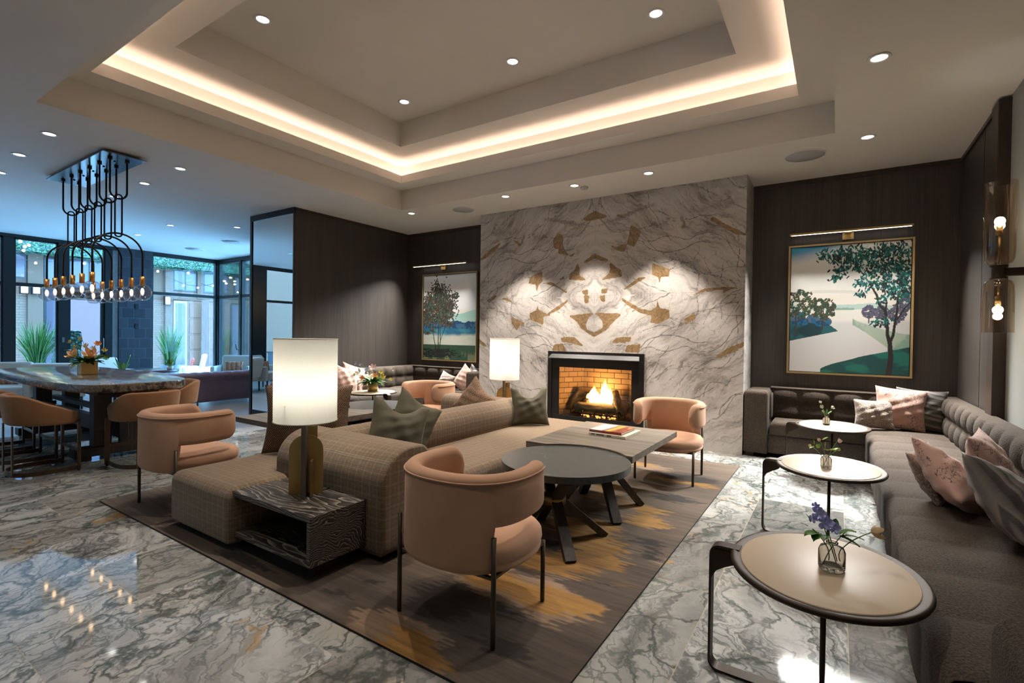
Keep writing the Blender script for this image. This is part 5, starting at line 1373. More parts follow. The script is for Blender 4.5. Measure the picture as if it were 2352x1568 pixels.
    T([(.845, .0, .019), (.86, .13, .016), (.85, .24, .014), (.83, .30, .011), (.825, .40, .010), (.81, .48, .009), (.76, .53, .008), (.74, .60, .008), (.71, .645, .006), (.66, .72, .004), (.60, .80, .003), (.54, .88, .002)])
    T([(.85, .24, .010), (.875, .30, .009), (.885, .38, .008), (.90, .48, .007), (.905, .58, .006), (.92, .70, .005), (.97, .82, .003)]); T([(.905, .42, .005), (.96, .50, .004), (1.0, .54, .003)])
    T([(.81, .48, .006), (.82, .54, .005), (.80, .64, .004), (.83, .75, .003), (.78, .88, .002)]); T([(.905, .56, .004), (.85, .58, .003)]); T([(.70, .66, .003), (.62, .68, .002)]); T([(.92, .7, .003), (.82, .72, .002), (.74, .78, .002)])
    pts = []
    spr = [(.30, .93, .05, .05), (.38, .90, .06, .05), (.45, .94, .06, .04), (.48, .84, .06, .045), (.42, .80, .05, .03), (.40, .74, .05, .03), (.53, .90, .07, .05), (.60, .93, .08, .05), (.60, .84, .07, .05), (.66, .76, .06, .04), (.60, .69, .06, .03), (.70, .88, .08, .07), (.80, .93, .10, .06), (.92, .92, .09, .07), (.78, .80, .08, .06), (.88, .80, .08, .06), (.95, .78, .06, .08), (.72, .68, .06, .04), (.83, .68, .07, .05), (.93, .68, .07, .06), (.62, .61, .05, .025), (.86, .60, .06, .035), (.78, .56, .04, .025), (.95, .62, .05, .05), (.80, .40, .05, .03), (.74, .385, .04, .02)]
    for cx, cy, w, h in spr:
        for _ in range(int(1500 * w * h / .0042 * .052)):
            x, y = r.gauss(cx, w * .55), r.gauss(cy, h * .55); pts.append((x, y, r.uniform(-2.4, -.3), r.uniform(.010, .019), r.uniform(.004, .007)))
    r.shuffle(pts); leaves_on(C, U, V, pts, [(.006, .12, .12), (.01, .18, .17), (.003, .035, .035), (.006, .012, .015), (.004, .07, .07), (.02, .24, .22), (.60, .75, .76), (.012, .10, .045), (.005, .02, .02)], r, asp)
    return C
def art_tree(U, V):
    asp = 1.41 / 1.76; r = random.Random(31); n1 = fbm(U * 4, V * 16, 3); n2 = fbm(U * 9, V * 9, 6)
    C = np.ones(U.shape + (3,)) * np.array((.92, .93, .92)); C = mixc(C, sstep(.85, 1.0, np.maximum(U, V) + .05 * n1) * .35, (.45, .65, .80)); C = mixc(C, sstep(.62, .56, V) * .5, (.90, .82, .72))
    hill = .55 + .03 * np.sin(U * 7 + .5) * sstep(.4, .8, U) + .01 * n2; C = mixc(C, (V < hill) & (U > .0), (.42, .70, .64)); C = mixc(C, ((V < hill) & (V < .49)) * .6, (.55, .76, .70))
    C = mixc(C, (V < .425 + .05 * fbm(U * 14, 0 * V, 9)) * 1.0, (.015, .07, .17)); C = mixc(C, (V < .42 + .05 * fbm(U * 14, 0 * V, 9)) * sstep(.45, .6, fbm(U * 30, V * 30, 5)), (.06, .17, .29))
    C = mixc(C, V < .365, (.02, .16, .29)); C = mixc(C, (V < .36) * sstep(.4, .6, n1), (.06, .28, .37)); C = mixc(C, sstep(.33, .28, V + .03 * n2), (.70, .72, .62)); C = mixc(C, (V < .27) * sstep(.5, .6, n1) * .5, (.50, .66, .60))
    C = mixc(C, sstep(.175, .17, V), (.03, .085, .05)); C = mixc(C, (V < .17) * sstep(.45, .6, n2) * sstep(.05, .14, .17 - V), (.19, .24, .13))
    for _ in range(190):
        x, y = r.gauss(.30, .17), r.uniform(.02, .12); leaves_on(C, U, V, [(x, y, r.uniform(-.2, .2), r.uniform(.015, .035), r.uniform(.005, .010))], [(.008, .012, .012), (.015, .02, .018)], r, asp)
    tr = (.02, .013, .012); T = lambda P: stroke(C, U, V, P, tr, asp)
    T([(.30, .06, .008), (.30, .3, .006), (.31, .5, .005), (.33, .68, .003)]); T([(.28, .06, .006), (.21, .25, .005), (.19, .45, .004), (.15, .6, .003)]); T([(.32, .06, .007), (.34, .22, .006), (.33, .4, .004), (.40, .6, .003)]); T([(.34, .22, .004), (.45, .42, .004), (.55, .58, .002)]); T([(.19, .3, .003), (.08, .31, .002)]); T([(.33, .38, .003), (.5, .41, .002)])
    pts = []
    for cx, cy, w, h, n in ((.30, .78, .12, .11, 430), (.12, .68, .12, .10, 380), (.40, .68, .13, .12, 430), (.25, .58, .16, .11, 520), (.55, .66, .08, .09, 190), (.05, .55, .08, .10, 240), (.45, .55, .14, .08, 320), (.30, .47, .16, .05, 170), (.10, .46, .10, .05, 90), (.50, .415, .07, .025, 60), (.08, .31, .06, .02, 40), (.18, .35, .05, .03, 40), (.62, .74, .06, .03, 50)):
        for _ in range(n): pts.append((r.gauss(cx, w * .6), r.gauss(cy, h * .6), r.uniform(0, PI), r.uniform(.008, .016), r.uniform(.005, .009)))
    r.shuffle(pts); leaves_on(C, U, V, pts, [(.035, .025, .018), (.09, .055, .03), (.16, .10, .06), (.02, .05, .04), (.03, .16, .12), (.045, .035, .025), (.07, .045, .03)], r, asp)
    return C
def painting(name, x0, x1, z0, z1, fn, label, lamp, lt0, lt1, ltz):
    t = thing('painting', label, 'painting', ((x0 + x1) / 2, YB, z0)); w, h = x1 - x0, z1 - z0; fw = .022
    f = MB(); d = -.055
    f.box(-w / 2, w / 2, d, 0, 0, fw); f.box(-w / 2, w / 2, d, 0, h - fw, h); f.box(-w / 2, -w / 2 + fw, d, 0, fw, h - fw); f.box(w / 2 - fw, w / 2, d, 0, fw, h - fw)
    f.build('frame', MT['gold_frame'], t)
    g = MB(); g.box(-w / 2 + fw, w / 2 - fw, -.02, -.01, fw, h - fw); g.build('backing', MT['black'], t)
    me, U, V = grid_mesh('canvas', 270, 330, lambda U, V: (-w / 2 + fw + .008 + (w - 2 * fw - .016) * U, -.036 + 0 * U, fw + .008 + (h - 2 * fw - .016) * V))
    color_attr(me, fn(U, V)); link('canvas', me, MT['painting'], t)
    p = thing('picture_light', lamp, 'picture light', ((lt0 + lt1) / 2, YB, ltz)); L = lt1 - lt0
    b = MB(); b.box(-L / 2, L / 2, -.17, -.145, .02, .045, 0, .005); bar = b.build('light_bar', MT['brass'], p)
    e = MB(); e.box(-L / 2 + .02, L / 2 - .02, -.165, -.150, .0165, .0195); e.build('led_strip', MT['picture_led'], p)
    MB().box(-.06, .06, -.02, 0, -.06, .03, 0, .004).build('wall_plate', MT['brass'], p); MB().box(-.03, .03, -.15, -.01, .01, .025).build('bracket', MT['brass'], p)
    for k in range(4):
        A = bpy.data.lights.new('picture_glow', 'AREA'); A.shape = 'RECTANGLE'; A.size = L / 4 * .9; A.size_y = .012; A.energy = 26.0; A.color = (1, .97, .92); A.spread = 1.5
        o = bpy.data.objects.new('picture_glow', A); COL.objects.link(o); o.parent = p; o.location = (-L / 2 + L / 4 * (k + .5), -.155, .012); o.rotation_euler = (-.50, 0, 0)
painting('painting', -.565, .745, 1.055, 2.735, art_river, 'large gold framed river landscape with a dark leafy tree at right', 'brass bar light over the large river painting', -.55, .72, 2.83)
painting('painting', -7.17, -5.755, .98, 2.725, art_tree, 'gold framed painting of one airy tree by water, left of the marble', 'brass bar light over the single tree painting on the left', -7.34, -5.94, 2.86)

# ------------------------------------------------------------------ sconce
t = thing('wall_sconce', 'bronze wall sconce with two smoked glass cylinders and bare bulbs', 'sconce', (1.20, 5.17, 2.03))
MB().box(-.03, 0, -.045, .045, -.30, .30, 0, .003).build('back_plate', MT['bronze'], t)
MB().box(-.20, -.02, -.022, .022, -.03, .03, 0, .003).build('arm', MT['bronze'], t)
MB().lathe([(.048, -.055), (.055, -.05), (.042, -.035), (.042, .035), (.055, .05), (.048, .055)], 24, 0, Matrix.Translation((-.19, 0, 0))).build('hub', MT['bronze'], t)
for s, H, lb in ((1, .62, 'upper'), (-1, .40, 'lower')):
    g = MB(); g.lathe([(.05, s * .056), (.075, s * .07), (.088, s * .10), (.092, s * .16), (.094, s * (.056 + H))], 36, 0, Matrix.Translation((-.19, 0, 0)), True)
    o = g.build('glass_shade', MT['sconce_glass'], t)
    bm = bmesh.new(); bm.from_mesh(o.data); bmesh.ops.delete(bm, geom=[f for f in bm.faces if len(f.verts) > 4], context='FACES'); bm.to_mesh(o.data); bm.free()
    zb = s * (.30 if s > 0 else .20)
    r = MB(); r.tube([(-.19, 0, s * .05), (-.19, 0, zb)], .006, 8); r.tube([(-.19, 0, zb - s * .02), (-.19, 0, zb + s * .05)], .018, 10); r.build('bulb_holder', MT['brass_dark'], t)
    MB().sphere((-.19, 0, zb + s * .085), .032, 16, 10).build('bulb', MT['sconce_bulb'], t)
    L = bpy.data.lights.new('sconce_light', 'POINT'); L.energy = 3.5; L.color = (1, .86, .68); L.shadow_soft_size = .03
    lo = bpy.data.objects.new('sconce_light', L); COL.objects.link(lo); lo.parent = t; lo.location = (-.19, 0, zb + s * .13)
# dark red tassels at the edge of the picture
t = thing('tassel', 'dark red wall tassel just entering at the right picture edge', 'wall hanging', (1.19, 4.86, 1.35))
k = MB(); k.lathe([(.0001, .0), (.03, .01), (.035, .06), (.012, .10), (.03, .13), (.0001, .17)], 14, 0, Matrix.Translation((-.03, 0, .38))); k.build('knot', flat('tassel_red', (.09, .015, .02), .9), t)
k = MB(); rr = random.Random(4)
for q in range(26): 
    a, b = rr.uniform(-.025, .025), rr.uniform(-.03, .03); k.tube([(-.03 + a * .5, b * .5, .40), (-.03 + a, b, .2), (-.03 + a * 1.2, b * 1.2, rr.uniform(0, .03))], .004, 5)
k.build('fringe', flat('tassel_fringe', (.12, .02, .03), .95), t)['kind'] = 'stuff'
t['label'] = 'dark red wall tassel just entering at the right picture edge'
# ------------------------------------------------------------------ courtyard seen through the glass
FXX = -23.0
boxo('courtyard_floor', -40, XL - .1, -12, 26, -.12, -.02, MT['courtyard'])
def outb(name, x0, x1, y0, y1, z0, z1, mat): return struct(MB().box(x0, x1, y0, y1, z0, z1).build(name, mat))
fa = MB()
fa.box(FXX - .3, FXX, -12, 26, 0, 6.2, 0)
fo = struct(fa.build('wall_facade', MT['stucco']))
def fpart(name, y0, y1, z0, z1, d, mat):
    return MB().box(FXX - .02, FXX + d, y0, y1, z0, z1).build(name, mat, fo)
fpart('brick_panel', 3.2, 5.02, 0, 3.1, .03, MT['white_brick']); fpart('brick_panel', 8.3, 9.15, 0, 2.75, .03, MT['white_brick'])
fpart('pilaster', 5.03, 5.42, 0, 4.1, .12, MT['stucco']); fpart('pilaster', 9.12, 9.40, 0, 4.1, .12, MT['stucco'])
fpart('pilaster', 10.34, 10.56, 2.9, 4.1, .10, MT['stucco']); fpart('pilaster', 7.3, 8.3, 0, 4.1, .06, MT['stucco'])
fpart('band', 9.4, 13.2, 2.80, 3.16, .06, MT['stucco']); fpart('band', 2.0, 5.0, 3.05, 3.2, .06, MT['stucco_dark']); fpart('band', 6.0, 7.3, 2.6, 2.95, .10, MT['stucco_dark'])
def fwin(y0, y1, z0, z1, nm=2):
    f = fpart('window_frame', y0, y1, z0, z1, .06, MT['window_frame'])
    for k in range(nm):
        a = y0 + .05 + (y1 - y0 - .05) * k / nm; b = y0 + (y1 - y0 - .05) * (k + 1) / nm
        MB().box(FXX + .05, FXX + .075, a, b, z0 + .05, z1 - .05).build('pane', MT['far_glass'], f)
fwin(4.55, 5.0, 3.2, 4.1, 1); fwin(5.45, 6.05, .1, 4.0, 1); fwin(6.1, 7.25, 3.0, 4.1, 2); fwin(9.42, 10.32, 3.18, 4.1, 2); fwin(10.58, 11.6, 3.18, 4.1, 2)
fwin(11.9, 13.2, 3.2, 4.0, 2); fwin(11.75, 12.3, 0, 2.75, 1); fwin(12.5, 13.2, 0, 2.75, 1); fwin(-3.0, -1.2, .4, 2.6, 2); fwin(-.6, 1.2, .4, 2.6, 2)
fpart('roller_blind', 6.1, 7.05, 0, 2.58, .10, MT['roller'])
gd = fpart('garage_door', 9.98, 11.7, 0, 2.78, .05, MT['garage'])
for a in range(3):
    for b in range(4):
        MB().box(FXX + .05, FXX + .075, 10.05 + .55 * a, 10.52 + .55 * a, .08 + .67 * b, .66 + .67 * b, 0, .01).build('door_panel', MT['garage'], gd)
fd = fpart('folding_door', 9.42, 9.93, 0, 2.76, .14, flat('door_white', (.24, .20, .22), .4))
MB().box(FXX + .14, FXX + .16, 9.5, 9.85, .1, 2.66).build('pane', MT['far_glass'], fd)
cu = MB(); cu.grid(lambda u, v: (FXX + .35 + .03 * sin(40 * u), 10.42 + .26 * u + .05 * v * (u - .5), 2.8 * (1 - v)), 30, 3); cu.build('curtain', MT['curtain'], fo, weld=False)
for n, (y, z) in enumerate(((4.92, 2.86), (9.17, 2.74), (5.22, 2.86))):
    t = thing('wall_lantern', ('black framed lantern on the brick facade left of the tall grass planter', 'glowing lantern on the pilaster above the grass in the right planter', 'glowing lantern on the stucco pilaster beyond the left window')[n], 'lantern', (FXX + .12, y, z))
    MB().box(0, .10, -.09, .09, -.14, .14).build('glow', MT['lantern_glow'], t)
    f = MB()
    for a in (-.1, .1): f.box(-.01, .13, a - .012, a + .012, -.17, .17)
    f.box(-.01, .13, -.11, .11, .15, .18); f.box(-.01, .13, -.11, .11, -.18, -.15)
    f.build('frame', MT['black'], t)
# hanging hedge band under the eaves: rough box surface
def hedge_box(x0, x1, y0, y1, z0, z1, step=.09, amp=.07, seed=1):
    mb = MB(); r = random.Random(seed)
    def face(o, a, b, na, nb, nrm):
        O, A, B, N = Vector(o), Vector(a), Vector(b), Vector(nrm)
        off = [[r.uniform(-amp, amp) for _ in range(nb)] for _ in range(na)]
        def fn(u, v):
            i, k = round(u * (na - 1)), round(v * (nb - 1)); return tuple(O + A * u + B * v + N * off[i][k])
        mb.grid(fn, na, nb, smooth=False)
    ny, nz, nx = max(2, int((y1 - y0) / step)), max(2, int((z1 - z0) / step)), max(2, int((x1 - x0) / step))
    face((x1, y0, z0), (0, y1 - y0, 0), (0, 0, z1 - z0), ny, nz, (1, 0, 0)); face((x0, y0, z0), (x1 - x0, 0, 0), (0, y1 - y0, 0), nx, ny, (0, 0, 1))
    face((x0, y0, z1), (x1 - x0, 0, 0), (0, y1 - y0, 0), nx, ny, (0, 0, 1)); face((x0, y0, z0), (x1 - x0, 0, 0), (0, 0, z1 - z0), nx, nz, (0, 1, 0)); face((x0, y1, z0), (x1 - x0, 0, 0), (0, 0, z1 - z0), nx, nz, (0, 1, 0))
    return mb
o = hedge_box(-22.98, -22.3, 2.0, 16, 4.06, 5.6, .11).build('hedge', MT['hedge'], weld=False); tag(o, 'long green leaf hedge band under the courtyard eaves', 'hedge', None)
o = hedge_box(-17.0, -16.6, 4.17, 4.68, 0, 1.46, .06, .03, 2).build('topiary_hedge', MT['hedge'], weld=False); tag(o, 'square clipped boxwood hedge outside the glazed door', 'hedge', None)
def grass_plant(loc, n, h, spread, label, potf, seed, g2='grass_plant'):
    t = thing(g2, label, 'plant', loc); r = random.Random(seed)
    potf(t)
    mb = MB(); z0 = .42
    for k in range(n):
        a = r.uniform(0, 2 * PI); L = h * r.uniform(.55, 1.0); s = spread * r.uniform(.15, 1.0); w = r.uniform(.008, .016); r0 = r.uniform(0, .13); tw = r.uniform(0, PI)
        dx, dy = cos(a), sin(a)
        vs = []; m = 7
        for q in range(m):
            u = q / (m - 1); d = r0 + s * u ** 1.8; z = z0 + L * (u - .22 * u * u * (s / spread))
            ww = w * (1 - u) ** .6 * (1 if u > 0 else .6) + .001
            ox, oy = cos(tw) * ww, sin(tw) * ww
            vs += [(dx * d - ox, dy * d - oy, z), (dx * d + ox, dy * d + oy, z)]
        mb.add(vs, [(2 * q, 2 * q + 1, 2 * q + 3, 2 * q + 2) for q in range(m - 1)])
    f = mb.build('grass_blades', MT['grass'], t, weld=False); f['kind'] = 'stuff'
    return t
grass_plant((-16.55, 3.80, 0), 260, 1.5, .55, 'tall spiky green grass in a dark trough outside the left window', lambda t: (MB().box(-.22, .22, -.34, .34, 0, .46, 0, .02).build('pot', MT['grey_pot'], t)), 4)
grass_plant((-16.55, 6.73, 0), 230, 1.42, .38, 'tall spiky green grass in a round pot outside the right window', lambda t: (MB().lathe([(.15, 0), (.20, .02), (.25, .5), (.23, .5), (.21, .44)], 28).build('pot', MT['grey_pot'], t)), 5)
# red leaved shrub behind the left grass
t = thing('shrub', 'small reddish shrub in a pot beside the dark post on the left', 'plant', (-16.9, 3.42, 0)); r = random.Random(9)
MB().lathe([(.16, 0), (.24, .5), (.22, .5)], 20).build('pot', mottled('terracotta', (.25, .09, .05), (.32, .13, .07), 10), t)
mb = MB()
for k in range(220):
    a, b = r.uniform(0, 2 * PI), r.uniform(-.2, 1); rr = r.uniform(.12, .32); c = (rr * cos(a) * (1 - b * .3), rr * sin(a) * (1 - b * .3), .95 + .28 * b)
    mb.add([(c[0] - .03, c[1], c[2]), (c[0], c[1] + .025, c[2] + .02), (c[0] + .03, c[1], c[2] + .01), (c[0], c[1] - .025, c[2] - .01)], [(0, 1, 2, 3)])
mb.tube([(0, 0, .4), (.02, 0, .95)], .015, 6)
fo_ = mb.build('foliage', mottled('red_leaf', (.16, .05, .05), (.20, .16, .05), 6), t, weld=False); fo_['kind'] = 'stuff'
# string lights
def string(pts, lbl):
    t = thing('string_light', lbl, 'string lights', pts[0]); p0 = Vector(pts[0])
    w = MB(); P = []
    for a, b in zip(pts[:-1], pts[1:]):
        for k in range(10):
            u = k / 10; P.append((a[0] + (b[0] - a[0]) * u - p0.x, a[1] + (b[1] - a[1]) * u - p0.y, a[2] + (b[2] - a[2]) * u - .9 * u * (1 - u) - p0.z))
    w.tube(P, .008, 5); w.build('cable', MT['black'], t)
    for k in range(2, len(P) - 1, 3):
        MB().sphere((P[k][0], P[k][1], P[k][2] - .07), .035, 8, 6).build('bulb', MT['string_bulb'], t)
string([(-22.2, 3.2, 3.9), (-19, 6.2, 3.75), (-17, 8.3, 3.6)], 'bulb string across the courtyard seen at the left window')
string([(-22.3, 9.2, 3.55), (-19.5, 9.7, 3.45), (-16.5, 9.2, 3.6)], 'bulb string hanging low beyond the right window')
string([(-22.3, 10.2, 3.5), (-19.0, 11.5, 3.35), (-15.6, 12.5, 3.6)], 'bulb string crossing beyond the corner window')
string([(-22.3, -.5, 3.7), (-19.5, .6, 3.4), (-16, 1.0, 3.7)], 'bulb string reflected in the partition mirror')
string([(-22, 4.2, 4.0), (-18, 4.0, 3.85), (-16, 3.3, 3.9)], 'upper bulb string beside the dark window post')
# ------------------------------------------------------------------ dining group
TBX, TBY, TBZ = -8.30, 2.37, .925
def make_dining():
    t = thing('dining_table', 'long dark marble dining table with rounded corners on a timber trestle', 'dining table', (TBX, TBY, 0))
    a, b, n = 1.90, .62, 4.0; m = 96
    def ring(s, z): return [(sup(2 * PI * k / m, a - s, b - s, n)[0], sup(2 * PI * k / m, a - s, b - s, n)[1], z) for k in range(m)]
    R = [ring(.012, TBZ - .09), ring(0, TBZ - .078), ring(0, TBZ - .012), ring(.004, TBZ - .004), ring(.012, TBZ)]
    vs = [p for r in R for p in r]; fs = [tuple(reversed(range(m))), tuple(range(4 * m, 5 * m))]
    for i in range(4):
        for k in range(m): fs.append((i * m + k, i * m + (k + 1) % m, (i + 1) * m + (k + 1) % m, (i + 1) * m + k))
    MB().add(vs, fs).build('tabletop', MT['brown_marble'], t, auto=35)
    W = MT['dark_oak']
    MB().box(-1.45, 1.45, -.30, .30, TBZ - .16, TBZ - .091, 0, .006, 1).build('apron', W, t)
    for x in (-1.08, 1.08):
        for y in (-.155, .155): MB().box(x - .075, x + .075, y - .085, y + .085, .15, TBZ - .16, 0, .005, 1).build('post', W, t)
        MB().box(x - .085, x + .085, -.42, .42, .045, .15, 0, .006, 1).build('sled_foot', W, t)
        MB().box(x - .08, x + .08, -.38, -.26, 0, .045, 0, .004, 1).build('foot_block', W, t); MB().box(x - .08, x + .08, .26, .38, 0, .045, 0, .004, 1).build('foot_block', W, t)
    MB().box(-1.30, 1.30, -.045, .045, .24, .42, 0, .005, 1).build('stretcher', W, t); MB().box(-1.2, 1.2, -.04, .04, .50, .56, 0, .005, 1).build('upper_rail', W, t)
    for x in (-1.24, 1.24): MB().box(x - .03, x + .03, -.03, .03, .18, .47, 0, .004, 1).build('wedge', MT['table_leg_wood'], t)
make_dining()
def stool():
    t = thing('counter_stool', 'x', 'stool', (0, 0, 0), 0, 'tan suede counter stools round the dining table')
    a, b, n = .285, .285, 2.5; TH = math.radians(138); N = 64; cols = []
    for i in range(N + 1):
        th = -TH + 2 * TH * i / N; e = TH - abs(th)
        zt = .835 - .20 * sstep(.7, 2.3, abs(th)) ; zb = .525 - .02 * sstep(.6, 2.2, abs(th)); k = 1
        if e < .16:
            q = math.sqrt(max(0, 1 - (1 - e / .16) ** 2)); c = (zb + zt) / 2; h = (zt - zb) / 2 * (.45 + .55 * q); zb, zt = c - h, c + h; k = max(.3, q)
        cols.append((th, zb, zt, k))
    wrap_back(a, b, n, .062, cols, .12).build('backrest', MT['suede_tan'], t)
    s = MB(); cushion(s, -.235, .235, -.215, .235, .545, .635, (.16, .16, .05, .05), .03, .02, .012); s.build('seat', MT['suede_tan'], t)
    f = MB(); f.box(-.24, .24, -.2, .24, .515, .545, 0, .004, 1); f.build('seat_frame', MT['stool_bronze'], t)
    B = MT['stool_bronze']
    for x in (-.262, .262): MB().box(x - .022, x + .022, .205, .23, .012, .53, 0, .003, 1).build('leg', B, t)
    P = [(-.262, .22, .034)]
    for i in range(25):
        th = -math.radians(112) + math.radians(224) * i / 24; x, y = sup(th, .272, .285, 2.6); P.append((x, y, .034))
    P.append((.262, .22, .034))
    MB().tube(P, 0, 4, 0, False, (.045, .010, (0, 0, 1))).build('base_bar', B, t)
    for x in (-.165, .165): MB().box(x - .02, x + .02, -.283, -.271, .034, .53, 0, .003, 1).build('leg', B, t)
    MB().box(-.262, .262, .212, .224, .20, .235, 0, .003, 1).build('foot_rail', B, t)
    for x, y in ((-.262, .217), (.262, .217), (0, -.284)): MB().cyl(x, y, 0, .013, .012, 10).build('foot_pad', MT['black'], t)
    return t
s0 = stool(); s0.location = (-7.02, 1.67, 0); s0['label'] = 'nearest tan counter stool on the near long side of the dining table'
dup(s0, (-7.82, 1.68, 0), .03, 'second tan counter stool along the near table side, just left of the nearest')
dup(s0, (-8.60, 1.68, 0), -.03, 'third tan counter stool along the near side, mostly hidden by the two nearer ones')
dup(s0, (-6.54, 2.40, 0), PI / 2 + .05, 'tan counter stool at the right end of the dining table behind the peach chair')
dup(s0, (-7.52, 3.06, 0), PI - .12, 'tan counter stool on the far side of the dining table, nearest its right end')
dup(s0, (-8.32, 3.10, 0), PI + .05, 'tan counter stool on the far side seen under the middle of the table')
dup(s0, (-9.12, 3.10, 0), PI, 'tan counter stool on the far side toward the left of the dining table')

# ------------------------------------------------------------------ chandelier
def make_chandelier():
    cx, cy = -8.09, 2.395
    t = thing('chandelier', 'black bent rod chandelier of twelve clear globe bulbs over the dining table', 'chandelier', (cx, cy, 0))
    p = MB(); p.box(-1.02, 1.02, -.215, .215, 3.555, 3.565); p.box(-.95, .95, -.16, .16, 3.565, CZ); p.build('ceiling_plate', mottled('plate_steel', (.20, .20, .20), (.24, .24, .24), 10, .22, .9), t)
    for x in (-.7, -.35, 0, .35, .7):
        MB().cyl(x, 0, 3.545, 3.556, .012, 10).build('plate_screw', MT['black'], t)
    K = MT['black']
    for i in range(6):
        x = -.82 + .328 * i
        zb = 3.085
        P = [(x, -.085, 3.555), (x, -.085, zb + .085)] + [(x, .085 * cos(PI + PI * k / 12), zb + .085 + .085 * sin(PI + PI * k / 12)) for k in range(1, 12)] + [(x, .085, zb + .085), (x, .085, 3.555)]
        u = MB(); u.tube(P, .011, 8); u.build('hanger', K, t)
        for y in (-.085, .085): MB().cyl(x, y, 3.53, 3.556, .024, 12).build('collar', K, t)
        z0, z1 = 2.665, 3.10
        L = [(x + .012 * cos(PI * k / 8), .031 * cos(PI * k / 8), z1 + .004 + .031 * sin(PI * k / 8)) for k in range(9)] + [(x + .012 * cos(PI + PI * k / 8), .031 * cos(PI + PI * k / 8), z0 - .004 + .031 * sin(PI + PI * k / 8)) for k in range(9)]
        MB().tube(L, .009, 8, 0, True).build('link', K, t)
        r = .25; zc = 2.43
        A = [(x, -r, 2.16)] + [(x, r * cos(PI - PI * k / 20), zc + r * .96 * sin(PI - PI * k / 20)) for k in range(21)] + [(x, r, 2.16)]
        MB().tube(A, .011, 8).build('arch', K, t)
        for y in (-r, r):
            s = MB().cyl(x, y, 2.06, 2.175, .026, 18).build('socket', MT['copper_socket'], t)
            g = MB(); R = .10; zc2 = 1.975
            g.lathe([(.022, 2.06), (.026, 2.07)] + [(R * sin(a), zc2 + R * cos(a)) for a in [.30 + (PI - .3) * k / 14 for k in range(14)]] + [(.0001, zc2 - R)], 24, 0, Matrix.Translation((x, y, 0)))
            g.build('globe', MT['bulb_glass'], t)
            f = MB(); f.sphere((x, y, 1.99), .019, 8, 8, 0, (1, 1, 2.2)); f.build('filament', MT['filament'], t)
make_chandelier()

# ------------------------------------------------------------------ lounge by the windows
def chesterfield():
    t = thing('chesterfield_sofa', 'long low dark purple leather sofa seen from behind', 'sofa', (-10.65, 5.30, 0))
    P = MT['purple_leather']; y0, y1 = -1.02, 1.55
    MB().box(-.30, .0, y0 + .06, y1 - .06, .07, .56, 0, .03).build('back_panel', P, t)
    def roll(u, v):
        y = y0 + (y1 - y0) * u; a = 2 * PI * v; e = min(u, 1 - u) * (y1 - y0); q = math.sqrt(max(0, 1 - (1 - min(1, e / .07)) ** 2))
        r = (.105 + .014 * abs(sin(PI * (y - y0) / .21)) ** .5 - .012) * (.25 + .75 * q); return (-.10 + r * 1.15 * cos(a), y, .575 + r * sin(a))
    MB().grid(roll, 120, 18, cv=True).build('back_roll', P, t)
    for y, s in ((y0 + .10, -1), (y1 - .10, 1)):
        m = MB(); m.box(-.95, -.05, y - .08, y + .08, .07, .50, 0, .03); m.build('arm', P, t)
        r = MB(); loft(r, [(y + .115 * cos(2 * PI * k / 16), .575 + .10 * sin(2 * PI * k / 16)) for k in range(16)], -.98, -.08, 'x', .03); r.build('arm_roll', P, t)
    c = MB(); cushion(c, -.92, -.28, y0 + .2, y1 - .2, .22, .40, .05, .05, .02, .02); c.build('seat_cushion', P, t)
    for x, y in ((-.08, y0 + .12), (-.08, y1 - .12), (-.88, y0 + .12), (-.88, y1 - .12)): MB().cyl(x, y, 0, .08, .03, 12).build('foot', MT['dark_oak'], t)
chesterfield()
def armchair(loc, rz, label, cushion_lbl, first=[None]):
    if first[0] is None:
        t = thing('armchair', label, 'armchair', loc, rz, 'cream lounge armchairs by the windows')
        C = MT['cream']
        b = MB(); cushion(b, -.36, .36, -.09, .09, 0, .52, .05, .06, .03); o = b.build('backrest', C, t); o.location = (0, -.30, .36); o.rotation_euler = (.18, 0, 0)
        s = MB(); cushion(s, -.36, .36, -.34, .40, .26, .46, .06, .06, .03, .02); s.build('seat', C, t)
        for x in (-.40, .40): m = MB(); cushion(m, x - .05, x + .05, -.36, .36, .24, .62, .03, .04, .02); m.build('arm', C, t)
        for x in (-.38, .38):
            for y in (-.32, .34): MB().cyl(x, y, 0, .27, .018, 10, 0, .024).build('leg', MT['dark_oak'], t)
        first[0] = t
    else: t = dup(first[0], loc, rz, label)
    if cushion_lbl:
        k = pillow_mb(.46, .26, .14, 3).build('lumbar_cushion', MT['orange_stripe']); k.rotation_euler = (-.15, 0, rz + PI); k.location = (loc[0] - sin(rz) * -.02, loc[1] + cos(rz) * .0 + .0, .475)
        tag(k, cushion_lbl, 'cushion')
    return t
armchair((-12.75, 2.45, 0), -2.0, 'cream armchair cut by the left picture edge', 'orange striped bolster cushion on the leftmost cream armchair')
armchair((-12.45, 3.28, 0), .9, 'cream armchair half hidden behind the dining table, left of the flowers', None)
armchair((-13.6, 4.30, 0), -1.4, 'cream armchair behind the flower vase, before the glazed door', None)
armchair((-13.2, 6.85, 0), -2.3, 'cream armchair in the window corner behind the purple sofa', 'orange striped cushion on the armchair in the window corner')
t = thing('outdoor_chair', 'cream patio chair outside the right window beside the tall grass', 'chair', (-17.0, 7.45, -.02))
b = MB(); b.box(-.32, .32, -.06, .06, 0, .42, 0, .03); o = b.build('backrest', MT['cream'], t); o.location = (.1, .32, .38); o.rotation_euler = (-.2, 0, -.5)
b = MB(); cushion(b, -.34, .34, -.34, .34, .26, .42, .05, .05, .02); b.build('seat', MT['cream'], t)
for x in (-.3, .3):
    for y in (-.3, .3): MB().cyl(x, y, 0, .27, .015, 8).build('leg', MT['dark_oak'], t)
